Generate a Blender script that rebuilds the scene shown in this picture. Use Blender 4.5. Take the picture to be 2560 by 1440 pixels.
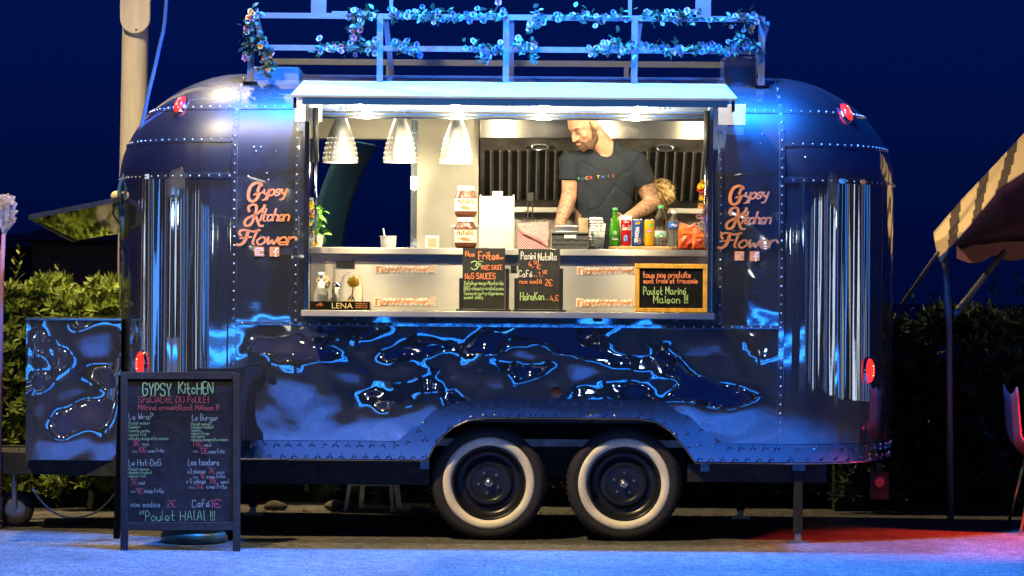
import bpy, math, random
from mathutils import Vector, Matrix, Euler, noise
from mathutils.bvhtree import BVHTree
R = math.radians; PI = math.pi
random.seed(11)
scene = bpy.context.scene
for o in list(bpy.data.objects): bpy.data.objects.remove(o)
COL = scene.collection

# ------------------------------------------------------------------ camera, world, exposure
DIST, FPX, EYE, ROLL = 16.0, 7280.0, 1.395, R(0.45)
cd = bpy.data.cameras.new('camera'); cam = bpy.data.objects.new('camera', cd); COL.objects.link(cam)
cd.sensor_width = 36.0; cd.lens = FPX/2560*36.0; cd.clip_start = .1; cd.clip_end = 900
cam.location = (0, -DIST, EYE); cam.rotation_euler = (R(90), -ROLL, 0)
scene.camera = cam
w = bpy.data.worlds.new('World'); scene.world = w; w.use_nodes = True
wn = w.node_tree.nodes; bgn = wn['Background']
bgn.inputs[0].default_value = (0.004, 0.085, 1.0, 1)      # clear night sky, even navy
bgn.inputs[1].default_value = 0.042
wt = wn.new('ShaderNodeTexCoord'); wsx = wn.new('ShaderNodeSeparateXYZ'); wm_ = wn.new('ShaderNodeMapRange'); wm_.interpolation_type = 'SMOOTHSTEP'   # a little darker towards the horizon
wl = w.node_tree.links; wl.new(wt.outputs['Generated'], wsx.inputs[0]); wl.new(wsx.outputs[2], wm_.inputs[0]); wm_.inputs[1].default_value = -.02; wm_.inputs[2].default_value = .16
wm_.inputs[3].default_value = .030; wm_.inputs[4].default_value = .085; wl.new(wm_.outputs[0], bgn.inputs[1])
vs = scene.view_settings
vs.view_transform = 'Standard'; vs.look = 'None'; vs.exposure = 0; vs.gamma = 1; vs.use_curve_mapping = False
BLUE = (0.012, 0.20, 1.0); WARM = (1.0, 0.74, 0.36); KITCH = (1.0, 0.82, 0.50)
E_FLOOD = 13000; E_STREET = 3000; E_PEND = 8.0; E_PUCK = 36; E_CEIL = 20

def W(px, py, y=0.0):
    """a point of the place, given where a thing at depth y is seen"""
    dx, dy = px-1280, py-720
    c, s = math.cos(ROLL), math.sin(ROLL)
    k = (DIST+y)/FPX
    return Vector(((dx*c+dy*s)*k, y, EYE-(-dx*s+dy*c)*k))
def mpp(y=0.0): return (DIST+y)/FPX

# ------------------------------------------------------------------ materials
MATS = {}
def mat(name, col, rough=.5, metal=0., var=0., vscale=20., bump=0., bscale=60., emit=0., ecol=None, trans=0., ior=1.45,
        stretch=None, col2=None, spec=.5, sheen=0., coat=0., alpha=1.):
    m = bpy.data.materials.new(name); m.use_nodes = True; MATS[name] = m
    nt = m.node_tree; b = nt.nodes['Principled BSDF']; L = nt.links
    c4 = (*col, 1)
    b.inputs['Base Color'].default_value = c4
    b.inputs['Roughness'].default_value = rough; b.inputs['Metallic'].default_value = metal
    b.inputs['IOR'].default_value = ior; b.inputs['Transmission Weight'].default_value = trans
    b.inputs['Specular IOR Level'].default_value = spec; b.inputs['Coat Weight'].default_value = coat
    b.inputs['Alpha'].default_value = alpha
    if emit:
        b.inputs['Emission Color'].default_value = (*(ecol or col), 1); b.inputs['Emission Strength'].default_value = emit
    if var or bump or col2:
        tc = nt.nodes.new('ShaderNodeTexCoord'); mp = nt.nodes.new('ShaderNodeMapping')
        L.new(tc.outputs['Object'], mp.inputs[0])
        if stretch: mp.inputs['Scale'].default_value = stretch
    if var or col2:
        n = nt.nodes.new('ShaderNodeTexNoise'); n.inputs['Scale'].default_value = vscale; n.inputs['Detail'].default_value = 5
        L.new(mp.outputs[0], n.inputs['Vector'])
        r = nt.nodes.new('ShaderNodeValToRGB'); L.new(n.outputs['Fac'], r.inputs[0])
        r.color_ramp.elements[0].position = .35; r.color_ramp.elements[1].position = .65
        r.color_ramp.elements[0].color = tuple(max(0, c*(1-var)) for c in col)+(1,)
        r.color_ramp.elements[1].color = (*col2, 1) if col2 else tuple(c*(1+var) for c in col)+(1,)
        L.new(r.outputs[0], b.inputs['Base Color'])
    if bump:
        n2 = nt.nodes.new('ShaderNodeTexNoise'); n2.inputs['Scale'].default_value = bscale; n2.inputs['Detail'].default_value = 4
        L.new(mp.outputs[0], n2.inputs['Vector'])
        bp = nt.nodes.new('ShaderNodeBump'); bp.inputs['Strength'].default_value = bump; bp.inputs['Distance'].default_value = .01
        L.new(n2.outputs['Fac'], bp.inputs['Height']); L.new(bp.outputs[0], b.inputs['Normal'])
    return m
mat('chrome', (.44, .51, .62), .03, 1., bump=.012, bscale=9)
mat('chrome_trim', (.62, .65, .70), .10, 1.)
mat('plate', (.26, .33, .44), .16, 1., bump=.10, bscale=14)
mat('brushed', (.66, .63, .57), .50, 1., var=.05, vscale=6)
mat('brushed_v', (.46, .44, .38), .50, 1., var=.14, vscale=3)
mat('steel_dark', (.20, .19, .175), .5, .6, var=.25, vscale=14)
mat('slot_black', (.006, .006, .007), .6)
mat('fin_steel', (.50, .48, .42), .5, .6)
mat('black_metal', (.012, .013, .015), .5, .0, var=.3, vscale=30)
mat('chassis', (.02, .021, .024), .65, .2, var=.4, vscale=25)
mat('white_paint', (.40, .50, .56), .42, var=.08, vscale=5)
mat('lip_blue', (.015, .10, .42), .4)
mat('rack_paint', (.10, .11, .125), .45, .0, var=.08, vscale=20)
mat('rubber', (.022, .022, .024), .78, var=.25, vscale=60, bump=.2, bscale=120)
mat('whitewall', (.82, .75, .57), .6, var=.13, vscale=9)
mat('rim_black', (.012, .013, .015), .3, .0, spec=.6)
mat('nickel', (.55, .53, .48), .25, 1.)
mat('bolt_steel', (.42, .40, .36), .4, 1.)
mat('copper', (.50, .14, .045), .42, .1, col2=(.90, .40, .18), vscale=330)
mat('copper_flat', (.72, .28, .08), .6)
mat('sticker_white', (.82, .80, .74), .5)
mat('red_lens', (.6, .012, .01), .12, emit=1.3, ecol=(1., .03, .02), coat=.6)
mat('red_core', (1, .2, .12), .3, emit=7, ecol=(1., .16, .07))
mat('amber', (.5, .10, .02), .25, coat=.4)
mat('reflector_red', (.4, .03, .015), .3, coat=.4)
mat('slate', (.008, .008, .009), .85, var=.35, vscale=18, spec=.12)
mat('slate_grey', (.02, .0195, .018), .75, var=.2, vscale=18)
mat('black_wood', (.007, .007, .007), .7, spec=.2, var=.4, vscale=30, bump=.15, bscale=50)
mat('yellow_wood', (.62, .34, .045), .5, var=.2, vscale=14, stretch=(4, 4, 1))
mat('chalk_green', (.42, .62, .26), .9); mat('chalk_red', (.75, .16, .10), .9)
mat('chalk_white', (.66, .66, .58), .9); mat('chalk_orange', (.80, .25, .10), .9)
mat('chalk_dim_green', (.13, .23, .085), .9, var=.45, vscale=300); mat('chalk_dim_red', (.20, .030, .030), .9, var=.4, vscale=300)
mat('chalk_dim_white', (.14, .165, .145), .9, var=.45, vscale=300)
mat('asphalt', (.072, .069, .065), .9, bump=1., bscale=55)
mat('skin', (.40, .205, .125), .5, var=.12, vscale=25)
mat('skin_ink', (.54, .31, .21), .5)
mat('beard', (.085, .042, .022), .8, var=.5, vscale=160, bump=.8, bscale=170)
mat('stubble', (.13, .08, .055), .75, var=.25, vscale=200)
mat('lip', (.42, .17, .13), .5); mat('eye_white', (.55, .5, .45), .3); mat('dark_eye', (.02, .015, .012), .3)
mat('tee', (.0030, .0065, .0135), .9, var=.22, vscale=240, bump=.3, bscale=11)
mat('trousers', (.02, .02, .025), .9)
mat('blonde', (.45, .27, .09), .55, var=.5, vscale=40, bump=.9, bscale=90, col2=(.72, .50, .22))
mat('blonde_dark', (.13, .075, .03), .6, var=.5, vscale=60, bump=.9, bscale=90)
for n_, c_ in dict(red=(.65, .03, .02), blue=(.03, .13, .55), green=(.05, .42, .10), yellow=(.85, .50, .02)).items():
    mat('print_'+n_, c_, .7)
mat('flap_film', (.8, .85, .9), .3, alpha=.35)
mat('glass', (1, 1, 1), .02, trans=1., ior=1.12)
mat('clear_plastic', (.93, .96, .97), .05, trans=1., ior=1.10)
mat('green_glass', (.16, .62, .05), .06, trans=.75, ior=1.2)
mat('cocoa', (.17, .055, .022), .25, coat=.3)
mat('paper', (.82, .79, .70), .8); mat('white_plastic', (.84, .83, .80), .35); mat('kraft', (.52, .40, .25), .85, var=.12, vscale=30)
mat('wood', (.55, .34, .13), .5, var=.2, vscale=12, stretch=(.5, 4, 4))
mat('can_red', (.55, .01, .012), .25, .3); mat('can_blue', (.02, .08, .40), .25, .3); mat('can_yellow', (.85, .46, .01), .25, .2)
mat('can_top', (.7, .7, .7), .25, 1.); mat('label_green', (.10, .45, .16), .5); mat('label_blue', (.02, .12, .5), .5)
mat('orange_ink', (.80, .22, .02), .6); mat('black_ink', (.012, .012, .012), .6)
mat('candy', (.55, .03, .02), .28, col2=(.85, .20, .03), vscale=26, coat=.5)
mat('basket_grey', (.065, .065, .063), .75, var=.25, vscale=50)
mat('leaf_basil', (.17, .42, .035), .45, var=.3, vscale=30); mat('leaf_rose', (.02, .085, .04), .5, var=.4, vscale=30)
mat('leaf_hedge_lit', (.17, .23, .035), .45, var=.6, vscale=8); mat('leaf_hedge_shade', (.014, .034, .016), .5, var=.6, vscale=8)  # hedge leaves twice: light at left, shade at right put into the colour
mat('twig', (.06, .04, .025), .8)
mat('rose_white', (.25, .29, .31), .6, var=.1); mat('rose_blue', (.08, .16, .27), .6); mat('rose_pink', (.34, .15, .20), .6)
mat('rose_orange', (.80, .38, .08), .6); mat('rose_yellow', (.85, .50, .01), .5); mat('rose_red', (.60, .03, .03), .55)
mat('wood_pole', (.50, .46, .43), .7, var=.10, vscale=8, stretch=(3, 3, .4), bump=.15, bscale=30)
mat('canvas', (.70, .54, .31), .9); mat('canvas_brown', (.085, .058, .05), .9); mat('canvas_purple', (.20, .085, .11), .9)
mat('tent_pole', (.22, .23, .24), .5, .5)
mat('chair_red', (.22, .045, .05), .45); mat('chair_leg', (.75, .40, .10), .3, 1.)
mat('concrete', (.19, .175, .155), .9, var=.2, vscale=14, bump=.4, bscale=40)
mat('house_wall', (.10, .085, .075), .9, var=.15, vscale=2); mat('house_dark', (.03, .032, .045), .9, var=.2, vscale=2)
mat('roof_tile', (.09, .045, .035), .85); mat('win_dark', (.01, .012, .02), .1)
mat('bulb', (1, .9, .7), .3, emit=3, ecol=(1, .86, .6)); mat('bulb_white', (1, .97, .9), .3, emit=9, ecol=(1, .93, .82))
mat('led_blue', (.1, .4, 1), .3, emit=6, ecol=(.03, .34, 1.)); mat('warm_lamp', (1, .7, .35), .3, emit=30, ecol=(1, .72, .36))
mat('lantern', (1, .5, .15), .3, emit=5, ecol=(1, .5, .12))
mat('stone', (.09, .085, .075), .9, var=.3, vscale=9, bump=.5, bscale=20)
mat('dry_leaf', (.22, .13, .05), .8, var=.4, vscale=20)
mat('pot_teal', (.05, .11, .10), .35, var=.25, vscale=9, coat=.3)
mat('cable', (.02, .02, .022), .5); mat('cable_blue', (.03, .10, .30), .5)
mat('stall_white', (.7, .7, .72), .7); mat('stall_blue', (.03, .12, .5), .6)
mat('plume', (.48, .40, .36), .9, var=.5, vscale=40); mat('door_mirrored_teal', (.025, .10, .17), .6, .0)  # the teal reflected in the back door is put into its colour
mat('gingham', (.72, .32, .32), .8); mat('napkin', (.80, .38, .36), .85, var=.2, vscale=60)
mat('flap_glass', (.42, .45, .40), .06, 1., var=.2, vscale=30)
def polish(name, share, rough):
    m = MATS[name]; nt = m.node_tree; b0 = nt.nodes['Principled BSDF']; out = nt.nodes['Material Output']
    g2 = nt.nodes.new('ShaderNodeBsdfGlossy'); g2.inputs['Color'].default_value = (.50, .55, .62, 1); g2.inputs['Roughness'].default_value = rough
    mx = nt.nodes.new('ShaderNodeMixShader'); mx.inputs[0].default_value = share
    nt.links.new(b0.outputs[0], mx.inputs[1]); nt.links.new(g2.outputs[0], mx.inputs[2]); nt.links.new(mx.outputs[0], out.inputs[0])
polish('chrome', .15, .44)
def grain(name, an):
    m = MATS[name]; nt = m.node_tree; b0 = nt.nodes['Principled BSDF']; b0.inputs['Anisotropic'].default_value = an
    cv = nt.nodes.new('ShaderNodeCombineXYZ'); cv.inputs[2].default_value = 1.0; nt.links.new(cv.outputs[0], b0.inputs['Tangent'])
mat('brushed_hood', (.42, .40, .36), .30, 1., var=.05, vscale=6); grain('brushed_hood', .9); grain('brushed', .9); grain('brushed_v', .6)
# gingham check and tattoo lines: flat print
def gingham():
    m = MATS['gingham']; nt = m.node_tree; b = nt.nodes['Principled BSDF']
    tc = nt.nodes.new('ShaderNodeTexCoord'); ck = nt.nodes.new('ShaderNodeTexChecker'); ck.inputs['Scale'].default_value = 130
    ck.inputs[1].default_value = (.55, .06, .09, 1); ck.inputs[2].default_value = (.80, .55, .52, 1)
    nt.links.new(tc.outputs['Object'], ck.inputs[0]); nt.links.new(ck.outputs[0], b.inputs['Base Color'])
gingham()
def asphalt():
    m = MATS['asphalt']; nt = m.node_tree; b = nt.nodes['Principled BSDF']; L = nt.links; tc = nt.nodes.new('ShaderNodeTexCoord'); prev = None
    for sc, lo, hi, de in ((1.1, .62, 1.25, 3), (14., .6, 1.4, 5), (60., .25, 1.9, 7)):       # worn patches, blotches, chippings
        n = nt.nodes.new('ShaderNodeTexNoise'); n.inputs['Scale'].default_value = sc; n.inputs['Detail'].default_value = de; L.new(tc.outputs['Object'], n.inputs['Vector'])
        r = nt.nodes.new('ShaderNodeMapRange'); r.inputs[1].default_value = .32; r.inputs[2].default_value = .68; r.inputs[3].default_value = lo; r.inputs[4].default_value = hi; L.new(n.outputs['Fac'], r.inputs[0])
        if prev is None: prev = r.outputs[0]
        else:
            k = nt.nodes.new('ShaderNodeMath'); k.operation = 'MULTIPLY'; L.new(prev, k.inputs[0]); L.new(r.outputs[0], k.inputs[1]); prev = k.outputs[0]
    v = nt.nodes.new('ShaderNodeTexVoronoi'); v.feature = 'DISTANCE_TO_EDGE'; v.inputs['Scale'].default_value = .55; L.new(tc.outputs['Object'], v.inputs['Vector'])
    r = nt.nodes.new('ShaderNodeMapRange'); r.inputs[1].default_value = 0; r.inputs[2].default_value = .012; r.inputs[3].default_value = .35; r.inputs[4].default_value = 1; L.new(v.outputs['Distance'], r.inputs[0]); r.inputs[3].default_value = .85
    k = nt.nodes.new('ShaderNodeMath'); k.operation = 'MULTIPLY'; L.new(prev, k.inputs[0]); L.new(r.outputs[0], k.inputs[1])
    mx = nt.nodes.new('ShaderNodeVectorMath'); mx.operation = 'SCALE'; mx.inputs[0].default_value = (.085, .081, .076); L.new(k.outputs[0], mx.inputs['Scale']); L.new(mx.outputs[0], b.inputs['Base Color'])
asphalt()
def tattoo():
    m = MATS['skin_ink']; nt = m.node_tree; b = nt.nodes['Principled BSDF']; L = nt.links
    tc = nt.nodes.new('ShaderNodeTexCoord'); n = nt.nodes.new('ShaderNodeTexNoise'); n.inputs['Scale'].default_value = 19
    n.inputs['Detail'].default_value = 3; n.inputs['Distortion'].default_value = 2.2
    L.new(tc.outputs['Object'], n.inputs['Vector'])
    r = nt.nodes.new('ShaderNodeValToRGB'); L.new(n.outputs['Fac'], r.inputs[0]); e = r.color_ramp.elements
    sk = (.38, .20, .12, 1); ink = (.13, .075, .055, 1)
    e[0].position = .455; e[0].color = sk; e[1].position = .49; e[1].color = ink
    k = e.new(.515); k.color = ink; k = e.new(.55); k.color = sk
    L.new(r.outputs[0], b.inputs['Base Color'])
tattoo()

# ------------------------------------------------------------------ mesh helpers
def wloc(p):
    v = Vector((0, 0, 0))
    while p is not None: v += p.location; p = p.parent
    return v
def tag(o, label=None, cat=None, group=None, kind=None):
    if label: o['label'] = label
    if cat: o['category'] = cat
    if group: o['group'] = group
    if kind: o['kind'] = kind
    return o
def thing(name, label, cat, loc, group=None):
    o = bpy.data.objects.new(name, None); COL.objects.link(o); o.location = loc; o.empty_display_size = .1
    return tag(o, label, cat, group)
def put(name, mesh, parent, loc=(0, 0, 0), rot=None, scale=None):
    """an object on shared mesh data at a world position"""
    o = bpy.data.objects.new(name, mesh); COL.objects.link(o); o.parent = parent
    o.location = Vector(loc)-wloc(parent)
    if rot is not None: o.rotation_euler = rot
    if scale is not None: o.scale = scale if hasattr(scale, '__len__') else (scale,)*3
    return o
class MB:
    def __init__(s): s.v = []; s.f = []; s.mi = []; s.cur = 0
    def add(s, vs, fs):
        n = len(s.v); s.v += [Vector(p) for p in vs]; s.f += [tuple(i+n for i in f) for f in fs]; s.mi += [s.cur]*len(fs); return s
    def box(s, a, b, bev=0.):
        (x0, y0, z0), (x1, y1, z1) = a, b
        x0, x1 = min(x0, x1), max(x0, x1); y0, y1 = min(y0, y1), max(y0, y1); z0, z1 = min(z0, z1), max(z0, z1)
        return s.add([(x0, y0, z0), (x1, y0, z0), (x1, y1, z0), (x0, y1, z0), (x0, y0, z1), (x1, y0, z1), (x1, y1, z1), (x0, y1, z1)],
              [(0, 3, 2, 1), (4, 5, 6, 7), (0, 1, 5, 4), (1, 2, 6, 5), (2, 3, 7, 6), (3, 0, 4, 7)])
    def bar(s, p0, p1, wx, wy, up=(0, 0, 1)):
        p0, p1 = Vector(p0), Vector(p1); d = (p1-p0).normalized(); u = Vector(up)
        if abs(d.dot(u)) > .98: u = Vector((0, 1, 0))
        a = d.cross(u).normalized()*wx/2; b = a.cross(d).normalized()*wy/2
        q = [p0-a-b, p0+a-b, p0+a+b, p0-a+b, p1-a-b, p1+a-b, p1+a+b, p1-a+b]
        return s.add(q, [(0, 3, 2, 1), (4, 5, 6, 7), (0, 1, 5, 4), (1, 2, 6, 5), (2, 3, 7, 6), (3, 0, 4, 7)])
    def tube(s, pts, r, n=8, cap=True):
        pts = [Vector(p) for p in pts]; rs = r if hasattr(r, '__len__') else [r]*len(pts)
        vs = []; fs = []; prev = None
        for i, p in enumerate(pts):
            d = (pts[min(i+1, len(pts)-1)]-pts[max(i-1, 0)]).normalized()
            if prev is None:
                u = Vector((0, 0, 1)) if abs(d.z) < .9 else Vector((1, 0, 0)); a = d.cross(u).normalized()
            else:
                a = (prev-d*prev.dot(d)).normalized()
            prev = a; b = d.cross(a)
            for k in range(n):
                t = 2*PI*k/n; vs.append(p+(a*math.cos(t)+b*math.sin(t))*rs[i])
        for i in range(len(pts)-1):
            for k in range(n):
                k2 = (k+1) % n; fs.append((i*n+k, i*n+k2, (i+1)*n+k2, (i+1)*n+k))
        if cap: fs.append(tuple(range(n-1, -1, -1))); fs.append(tuple((len(pts)-1)*n+k for k in range(n)))
        return s.add(vs, fs)
    def lathe(s, prof, n=24, o=(0, 0, 0), axis='z', sx=1., sy=1.):
        o = Vector(o); vs = []; fs = []
        for r, h in prof:
            for k in range(n):
                t = 2*PI*k/n; a, b = r*math.cos(t)*sx, r*math.sin(t)*sy
                vs.append(o+(Vector((a, b, h)) if axis == 'z' else Vector((a, h, b)) if axis == 'y' else Vector((h, a, b))))
        for i in range(len(prof)-1):
            for k in range(n):
                k2 = (k+1) % n; q = (i*n+k, i*n+k2, (i+1)*n+k2, (i+1)*n+k); fs.append(q if axis != 'y' else q[::-1])
        return s.add(vs, fs)
    def ell(s, c, r, n=14, m=9, rot=None):
        c = Vector(c); r = r if hasattr(r, '__len__') else (r, r, r); M = rot if rot is not None else Matrix.Identity(3)
        vs = [c+M@Vector((0, 0, -r[2]))]; fs = []
        for j in range(1, m):
            a = -PI/2+PI*j/m
            for k in range(n):
                t = 2*PI*k/n; vs.append(c+M@Vector((r[0]*math.cos(a)*math.cos(t), r[1]*math.cos(a)*math.sin(t), r[2]*math.sin(a))))
        vs.append(c+M@Vector((0, 0, r[2]))); T = len(vs)-1
        for k in range(n):
            k2 = (k+1) % n; fs.append((0, 1+k2, 1+k)); fs.append((T, T-n+k, T-n+k2))
            for j in range(m-2): fs.append((1+j*n+k, 1+j*n+k2, 1+(j+1)*n+k2, 1+(j+1)*n+k))
        return s.add(vs, fs)
    def caps(s, p0, p1, r0, r1, n=14):
        p0, p1 = Vector(p0), Vector(p1); s.ell(p0, r0, n, 8); s.ell(p1, r1, n, 8)
        return s.tube([p0, p1], [r0, r1], n)
    def prism(s, pts, d):
        """outline pts (3D, one plane) pushed by vector d"""
        n = len(pts); d = Vector(d); q = [Vector(p) for p in pts]
        return s.add(q+[p+d for p in q], [tuple(range(n)), tuple(range(2*n-1, n-1, -1))]+[(i, i+n, (i+1) % n+n, (i+1) % n) for i in range(n)])
    def grid(s, rows):
        n = len(rows[0]); vs = [p for r in rows for p in r]
        return s.add(vs, [(i*n+k, i*n+k+1, (i+1)*n+k+1, (i+1)*n+k) for i in range(len(rows)-1) for k in range(n-1)])
    def mesh(s, name, mats, smooth=False, off=(0, 0, 0)):
        me = bpy.data.meshes.new(name); o = Vector(off)
        me.from_pydata([p-o for p in s.v], [], s.f)
        for m in (mats if isinstance(mats, (list, tuple)) else [mats]): me.materials.append(MATS[m])
        if any(s.mi): me.polygons.foreach_set('material_index', s.mi)
        if smooth: me.polygons.foreach_set('use_smooth', [True]*len(me.polygons))
        me.update(); return me
    def build(s, name, mats, parent=None, smooth=False, bevel=0., auto=False, solid=0.):
        o = bpy.data.objects.new(name, s.mesh(name, mats, smooth, wloc(parent))); COL.objects.link(o); o.parent = parent
        if solid:
            md = o.modifiers.new('solid', 'SOLIDIFY'); md.thickness = solid; md.offset = 0
        if bevel:
            md = o.modifiers.new('bevel', 'BEVEL'); md.width = bevel; md.segments = 2; md.limit_method = 'ANGLE'
        return o
TMP = bpy.data.scenes.new('tmp')
def evaluated(o):
    TMP.collection.objects.link(o); vl = TMP.view_layers[0]; vl.update()
    me = bpy.data.meshes.new_from_object(o.evaluated_get(vl.depsgraph)); bpy.data.objects.remove(o); return me
def organic(name, mb, voxel, mats, parent, smooth_it=4, disp=None, matf=None):
    """fuse overlapping volumes into one continuous skin"""
    o = mb.build(name+'_tmp', 'skin', None)
    md = o.modifiers.new('r', 'REMESH'); md.mode = 'VOXEL'; md.voxel_size = voxel
    sm = o.modifiers.new('s', 'SMOOTH'); sm.iterations = smooth_it; sm.factor = .5
    COL.objects.unlink(o); me = evaluated(o)
    me.name = name; me.materials.clear()
    for m in (mats if isinstance(mats, (list, tuple)) else [mats]): me.materials.append(MATS[m])
    if disp:
        vn = [v.normal.copy() for v in me.vertices]
        for v, q in zip(me.vertices, vn): v.co = v.co+q*disp(v.co)
    if matf:
        for p in me.polygons: p.material_index = matf(p.center)
    off = wloc(parent)
    bvh_v = [v.co.copy() for v in me.vertices]; bvh_p = [tuple(p.vertices) for p in me.polygons]
    for v in me.vertices: v.co -= off
    me.polygons.foreach_set('use_smooth', [True]*len(me.polygons)); me.update()
    ob = bpy.data.objects.new(name, me); COL.objects.link(ob); ob.parent = parent
    return ob, BVHTree.FromPolygons(bvh_v, bvh_p)
def lamp(parent, loc, energy, col, radius=.03, typ='POINT', rot=None, size=.5, sizey=None, spot=None):
    ld = bpy.data.lights.new('light', typ); ld.energy = energy; ld.color = col
    if typ == 'AREA':
        ld.size = size
        if sizey: ld.shape = 'RECTANGLE'; ld.size_y = sizey
    else: ld.shadow_soft_size = radius
    if spot: ld.spot_size = spot; ld.spot_blend = .5
    o = bpy.data.objects.new('light', ld); COL.objects.link(o); o.parent = parent; o.location = Vector(loc)-wloc(parent)
    if rot: o.rotation_euler = rot
    return o

# ------------------------------------------------------------------ hand lettering (strokes on a 5 x 9 grid)
G = {}
def gl(spec):
    for ln in spec.strip().split('\n'):
        k, _, v = ln.partition(' '); G[k] = [[(int(p[0]), int(p[1])) for p in st.split()] for st in v.split('|')]
gl("""a 35 15 04 03 12 22 33|35 33 42
b 08 02|04 15 25 34 33 22 12 03
c 34 25 15 04 03 12 22 33
d 34 25 15 04 03 12 22 33|38 33 42
e 03 33 34 25 15 04 03 12 22 32
f 38 28 17 12|05 25
g 35 15 04 03 12 22 33|35 31 20 10 01
h 08 02|04 15 25 34 32
i 15 12|17 16
j 25 21 10 00|27 26
k 08 02|35 04|14 32
l 18 13 22
m 05 02|04 15 24 22|24 35 44 42
n 05 02|04 15 25 34 32
o 15 04 03 12 22 33 34 25 15
p 05 00|04 15 25 34 33 22 12 03
q 35 15 04 03 12 22 33|35 30
r 05 02|04 15 25 34
s 34 25 15 04 33 22 12 03
t 18 13 22 32|05 35
u 05 03 12 22 33|35 32
v 05 12 35
w 05 12 24 32 45
x 05 32|35 02
y 05 04 13 23 34|35 31 20 10
z 05 35 02 32
A 02 28 42|14 34
B 02 08 28 37 36 25 05|25 34 33 22 02
C 47 38 18 07 03 12 32 43
D 02 08 28 46 44 22 02
E 38 08 02 32|05 25
F 38 08 02|05 25
G 47 38 18 07 03 12 32 43 45 25
H 08 02|48 42|05 45
I 18 12
K 08 02|48 05|15 42
L 08 02 32
M 02 08 24 48 42
N 02 08 42 48
O 18 07 03 12 32 43 47 38 18
P 02 08 28 37 36 25 05
Q 18 07 03 12 32 43 47 38 18|33 41
R 02 08 28 37 36 25 05|25 42
S 47 38 18 07 06 15 35 44 43 32 12 03
T 08 48|28 22
U 08 03 12 32 43 48
V 08 22 48
W 08 12 26 32 48
Y 08 25 48|25 22
0 18 07 03 12 22 33 37 28 18
1 07 18 12
2 07 18 28 37 36 02 32
3 07 18 28 37 25 34 33 22 12 03
4 28 04 44|35 32
5 38 08 05 25 34 33 22 02
7 08 38 12
8 18 07 25 33 22 12 03 35 37 28 18
9 36 26 15 07 18 28 37 33 22
€ 47 38 18 07 03 12 32 43|05 25|04 24
! 18 14|12 13
. 12 13
, 12 01
- 14 34
+ 14 34|16 12
' 18 16""")
def ACC(b, st): return G[b]+[st]
G['é'] = ACC('e', [(2, 6), (3, 7)]); G['É'] = ACC('E', [(2, 9), (3, 9)]); G['ç'] = ACC('c', [(2, 2), (2, 1), (1, 1)]); G['è'] = ACC('e', [(1, 7), (2, 6)])
def smooth_path(p, k=3):
    if len(p) < 3: return p
    out = []
    for i in range(len(p)-1):
        p0, p1, p2, p3 = p[max(i-1, 0)], p[i], p[i+1], p[min(i+2, len(p)-1)]
        for j in range(k):
            t = j/k
            out.append(tuple(.5*((2*p1[d])+(-p0[d]+p2[d])*t+(2*p0[d]-5*p1[d]+4*p2[d]-p3[d])*t*t+(-p0[d]+3*p1[d]-3*p2[d]+p3[d])*t**3) for d in (0, 1)))
    return out+[p[-1]]
def ribbon(mb, pts, th, mapf, callig=0.):
    n = len(pts)
    if n < 2: return
    L, Rr = [], []
    for i in range(n):
        a, b = pts[max(i-1, 0)], pts[min(i+1, n-1)]; dx, dy = b[0]-a[0], b[1]-a[1]; l = math.hypot(dx, dy) or 1e-6
        nx, ny = -dy/l, dx/l; h = th/2*(1+callig*(abs(dy)/l-.6)); ext = 0
        if i == 0: ext = -th*.3
        if i == n-1: ext = th*.3
        x, y = pts[i][0]+dx/l*ext, pts[i][1]+dy/l*ext
        L.append(mapf(x+nx*h, y+ny*h)); Rr.append(mapf(x-nx*h, y-ny*h))
    mb.grid([L, Rr])
def write(mb, s, x0, x1, yb, cap, th, mapf, slant=0., rise=0., callig=0., sp=1.5, jit=.12):
    """letters in a row from x0 to x1 on base line yb (read on the picture's scale), laid on the surface mapf"""
    un = cap/6.; out = []; cx = 0.
    for ch in s:
        if ch == ' ': cx += 3.; continue
        g = G.get(ch) or G.get(ch.lower())
        if not g: continue
        mn = min(p[0] for st in g for p in st); mx = max(p[0] for st in g for p in st)
        dy = random.uniform(-jit, jit)*2
        for st in g: out.append([(cx+p[0]-mn+random.uniform(-jit, jit), p[1]-2+dy) for p in st])
        cx += mx-mn+sp
    wd = max(cx-sp, .5); k = (x1-x0)/wd if x1 else un
    for st in out:
        pts = [(x0+p[0]*k+slant*p[1]*un, yb-p[1]*un+rise*p[0]*k) for p in smooth_path(st)]
        ribbon(mb, pts, th, mapf, callig)
def plane_at(y): return lambda px, py: W(px, py, y)
def font_mesh(txt, size, mats, mapf, name, parent, extrude=0.):
    cu = bpy.data.curves.new('t', 'FONT'); cu.body = txt; cu.size = size; cu.align_x = 'CENTER'
    me = evaluated(bpy.data.objects.new('t', cu))
    mb = MB(); mb.add([mapf(v.co.x, v.co.y) for v in me.vertices], [tuple(p.vertices) for p in me.polygons])
    return mb.build(name, mats, parent)

# ================================================================== SETTING
g = MB(); g.add([(-300, -300, 0), (300, -300, 0), (300, 300, 0), (-300, 300, 0)], [(0, 1, 2, 3)])
tag(g.build('ground', 'asphalt'), kind='structure')

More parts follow.
